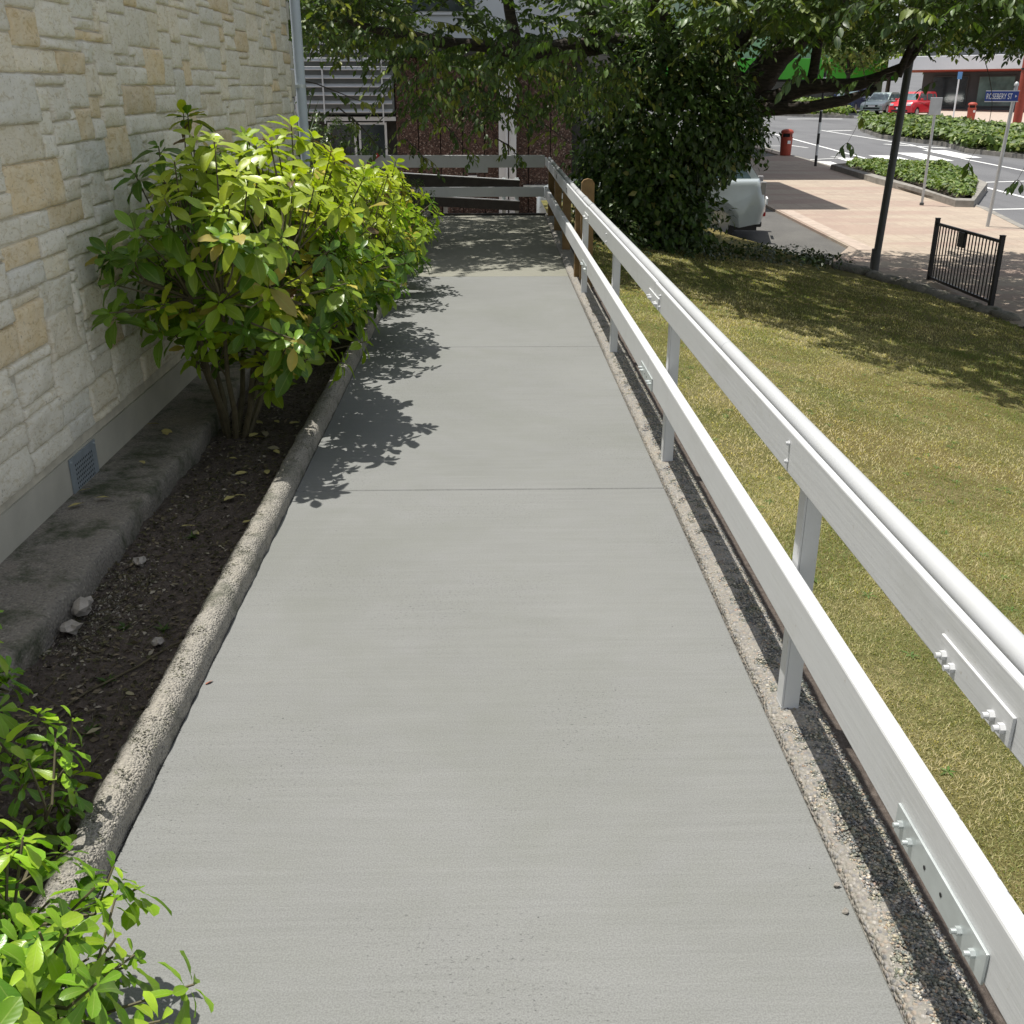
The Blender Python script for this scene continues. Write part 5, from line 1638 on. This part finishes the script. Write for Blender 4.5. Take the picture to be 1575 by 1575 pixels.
car('parked_car', 'silver white off road car half hidden behind the tree, only its rear showing', (3.22, 21.0, street_z(21.0) + .0), R(-12), 4.35, 1.80, 1.70, silver, 'suv', None, simple('clear_lamp', (.38, .36, .37), .15, var=.1))
cz = street_z(80)
car('parked_car', 'dark blue car at the left of the row across the street', (27.0, 81.5, street_z(81.5)), R(55), 4.5, 1.78, 1.62, m_car('blue_paint', (.015, .03, .13)), 'suv', 'cars parked across the street')
car('parked_car', 'pale silver green hatchback between the blue and the red car', (28.4, 78.6, street_z(78.6)), R(50), 4.1, 1.7, 1.42, simple('silver_green', (.42, .5, .48), .3, metal=.3, var=.03, coat=.8), 'hatch', 'cars parked across the street')
car('parked_car', 'bright red boxy small car behind the dark grey post', (29.0, 74.2, street_z(74.2)), R(40), 3.7, 1.68, 1.56, m_car('red_car_paint', (.62, .015, .03)), 'kei', 'cars parked across the street')

# ------------------------------------------------------------------ shops across the street
sb = empty('green_shop', (22, 95, street_z(95)), 'shop with a wide bright green fascia and white pin sign, behind the tree limbs', 'building')
gz = street_z(95)
MB().box(-16, 13.2, 3, 18, 0, 11).build('wall', simple('grey_green_wall', (.30, .36, .31), .8, var=.12, scale=.3), sb)
MB().box(-16, 13.2, .0, 2.99, 3.13 - gz, 4.78 - gz, bev=.02).build('fascia', simple('lime_green', (.07, .42, .03), .5, var=.05), sb)
MB().box(-15.9, 13.1, .02, 2.98, 3.02 - gz, 3.125 - gz).build('soffit', M['dark'], sb)
MB().lathe((2.1, -.18, 3.35 - gz), [(.12, 0), (.34, .25), (.42, .65), (.34, 1.0), (.16, 1.3), (.13, 1.5), (.17, 1.7), (.14, 1.85), (.02, 1.92)], 18).build('pin_sign', whitem, sb, True)
for x0 in (-14, -10, -6, -2, 2, 6, 9.5):
    f = MB().box(x0, x0 + 3, 2.9, 2.99, .5, 2.9).build('window', M['poleGrey'], sb)
    MB().box(x0 + .1, x0 + 2.9, 2.86, 2.895, .6, 2.8).build('pane', M['glass'], f)
vb = empty('veranda_shop', (43, 80, street_z(80)), 'dark shopfront under a long white veranda roof at the upper right', 'building', None, R(-38))
MB().box(-11, 22, 0, 12, 0, 9).build('wall', simple('dark_grey_wall', (.09, .095, .10), .7, var=.2, scale=.5), vb)
MB().box(-12.5, 22, -4.2, -.02, 2.95, 3.9, bev=.03).build('veranda_roof', simple('white_veranda', (.72, .74, .78), .5, var=.06, scale=.6), vb)
MB().box(-12.4, 22, -4.1, -.03, 2.86, 2.945).build('veranda_soffit', M['brickred'], vb)
for k in range(9):
    x0 = -10.2 + k * 3.4
    f = MB().box(x0, x0 + 2.7, -.1, -.01, .35 if k != 3 else .05, 2.6, bev=.01).build('shop_window' if k != 3 else 'doorway', M['poleGrey'] if k != 3 else M['dark'], vb)
    if k != 3:
        MB().box(x0 + .1, x0 + 2.6, -.13, -.105, .45, 2.5).build('pane', simple('teal_glass', (.16, .26, .25), .12, var=.5, scale=.8) if k in (1, 2) else M['glass'], f)
    f = MB().box(x0, x0 + 2.4, -.08, -.01, 4.7, 6.6, bev=.01).build('upper_window', whitem, vb)
    MB().box(x0 + .12, x0 + 2.28, -.11, -.085, 4.85, 6.45).build('pane', M['glass'], f)

def street_tree(label, x, y, h, r, zc, n=2600, pal=None, grp='street trees beyond the cars', L=.34):
    z0 = street_z(y)
    t = empty('street_tree', (x, y, z0), label, 'tree', grp)
    MB().tube([(0, 0, -.2), (.05, 0, h * .3), (-.05, .1, h * .65)], [.2, .16, .08], 10).build('trunk', M['bark'], t, True)
    mbx = MB()
    for k in range(6):
        a_ = k * 1.05
        mbx.tube([(0, 0, h * .4), (math.cos(a_) * r * .4, math.sin(a_) * r * .4, h * .6), (math.cos(a_) * r * .8, math.sin(a_) * r * .8, h * .75)], [.09, .06, .02], 6)
    mbx.build('branches', M['bark'], t, True)
    d = rand_dirs(n)
    lump = np.array([1 + .28 * nz(q[0] * 2.4 + x, q[1] * 2.4 + y, q[2] * 2.4) for q in d])
    P = d * np.array([r, r, h * .34]) * (lump * (1 - .6 * rng.random(n) ** 1.6))[:, None] + np.array([0, 0, zc])
    D = rand_dirs(n); D[:, 2] -= .4
    l = L * rng.uniform(.6, 1.3, n)
    leaf_cloud('crown', P, D, d + rng.normal(0, .4, (n, 3)) + np.array([0, 0, .5]), l, l * .6, pick_cols(n, pal or [(0.09, 0.14, 0.03), (0.15, 0.20, 0.04), (0.05, 0.09, 0.02)], [3, 2, 2]), M['leaf_far'], t, near=False)
YG = [(0.20, 0.25, 0.06), (0.28, 0.30, 0.08), (0.12, 0.18, 0.04)]
street_tree('yellow green tree in front of the green fascia', 25.5, 78, 6.2, 2.2, 4.9, pal=YG)
street_tree('dark round tree above the dark blue car', 33.5, 92, 7.5, 3.2, 5.0)
street_tree('dark tree above the red car, left of the veranda', 36.5, 88, 6.5, 2.6, 4.3)
street_tree('pale leafed tree rising over the veranda roof', 43, 100, 11, 4.5, 7.8, 3600, YG)
street_tree('tall tree behind the green shop roof', 30, 122, 17, 7, 11, 4000, L=.6)
street_tree('tall tree behind the pebble panelled building', 3, 48, 11, 6, 7.5, 5000, L=.4)
sheet('park_grass', M['turf'], 24, 75, 86, 120, 2, 2, lambda x, y: street_z(y) + 0.03)['kind'] = 'structure'
# unseen building added to shade the footpath, its slabs above the frame
nb = empty('shade_building', (-2, 34, street_z(34)), 'unseen building added behind the big tree, its high slabs shading the footpath', 'building')
MB().box(-16, 6.5, 1, 14, 0, 7).build('wall', simple('corner_wall', (.35, .34, .32), .8, var=.1, scale=.5), nb)
MB().box(-16, 11.9, -2.3, 12, 6.1, 6.4, bev=.02).build('shade_slab', M['poleGrey'], nb)
MB().box(0, 8.9, -9, -2.9, 6.1, 6.35, bev=.02).build('side_shade_slab', M['poleGrey'], nb)
MB().box(-1, .2, -9, .9, 0, 6.09).build('side_wall', M['render'], nb)
print('scene built', len(bpy.data.objects))
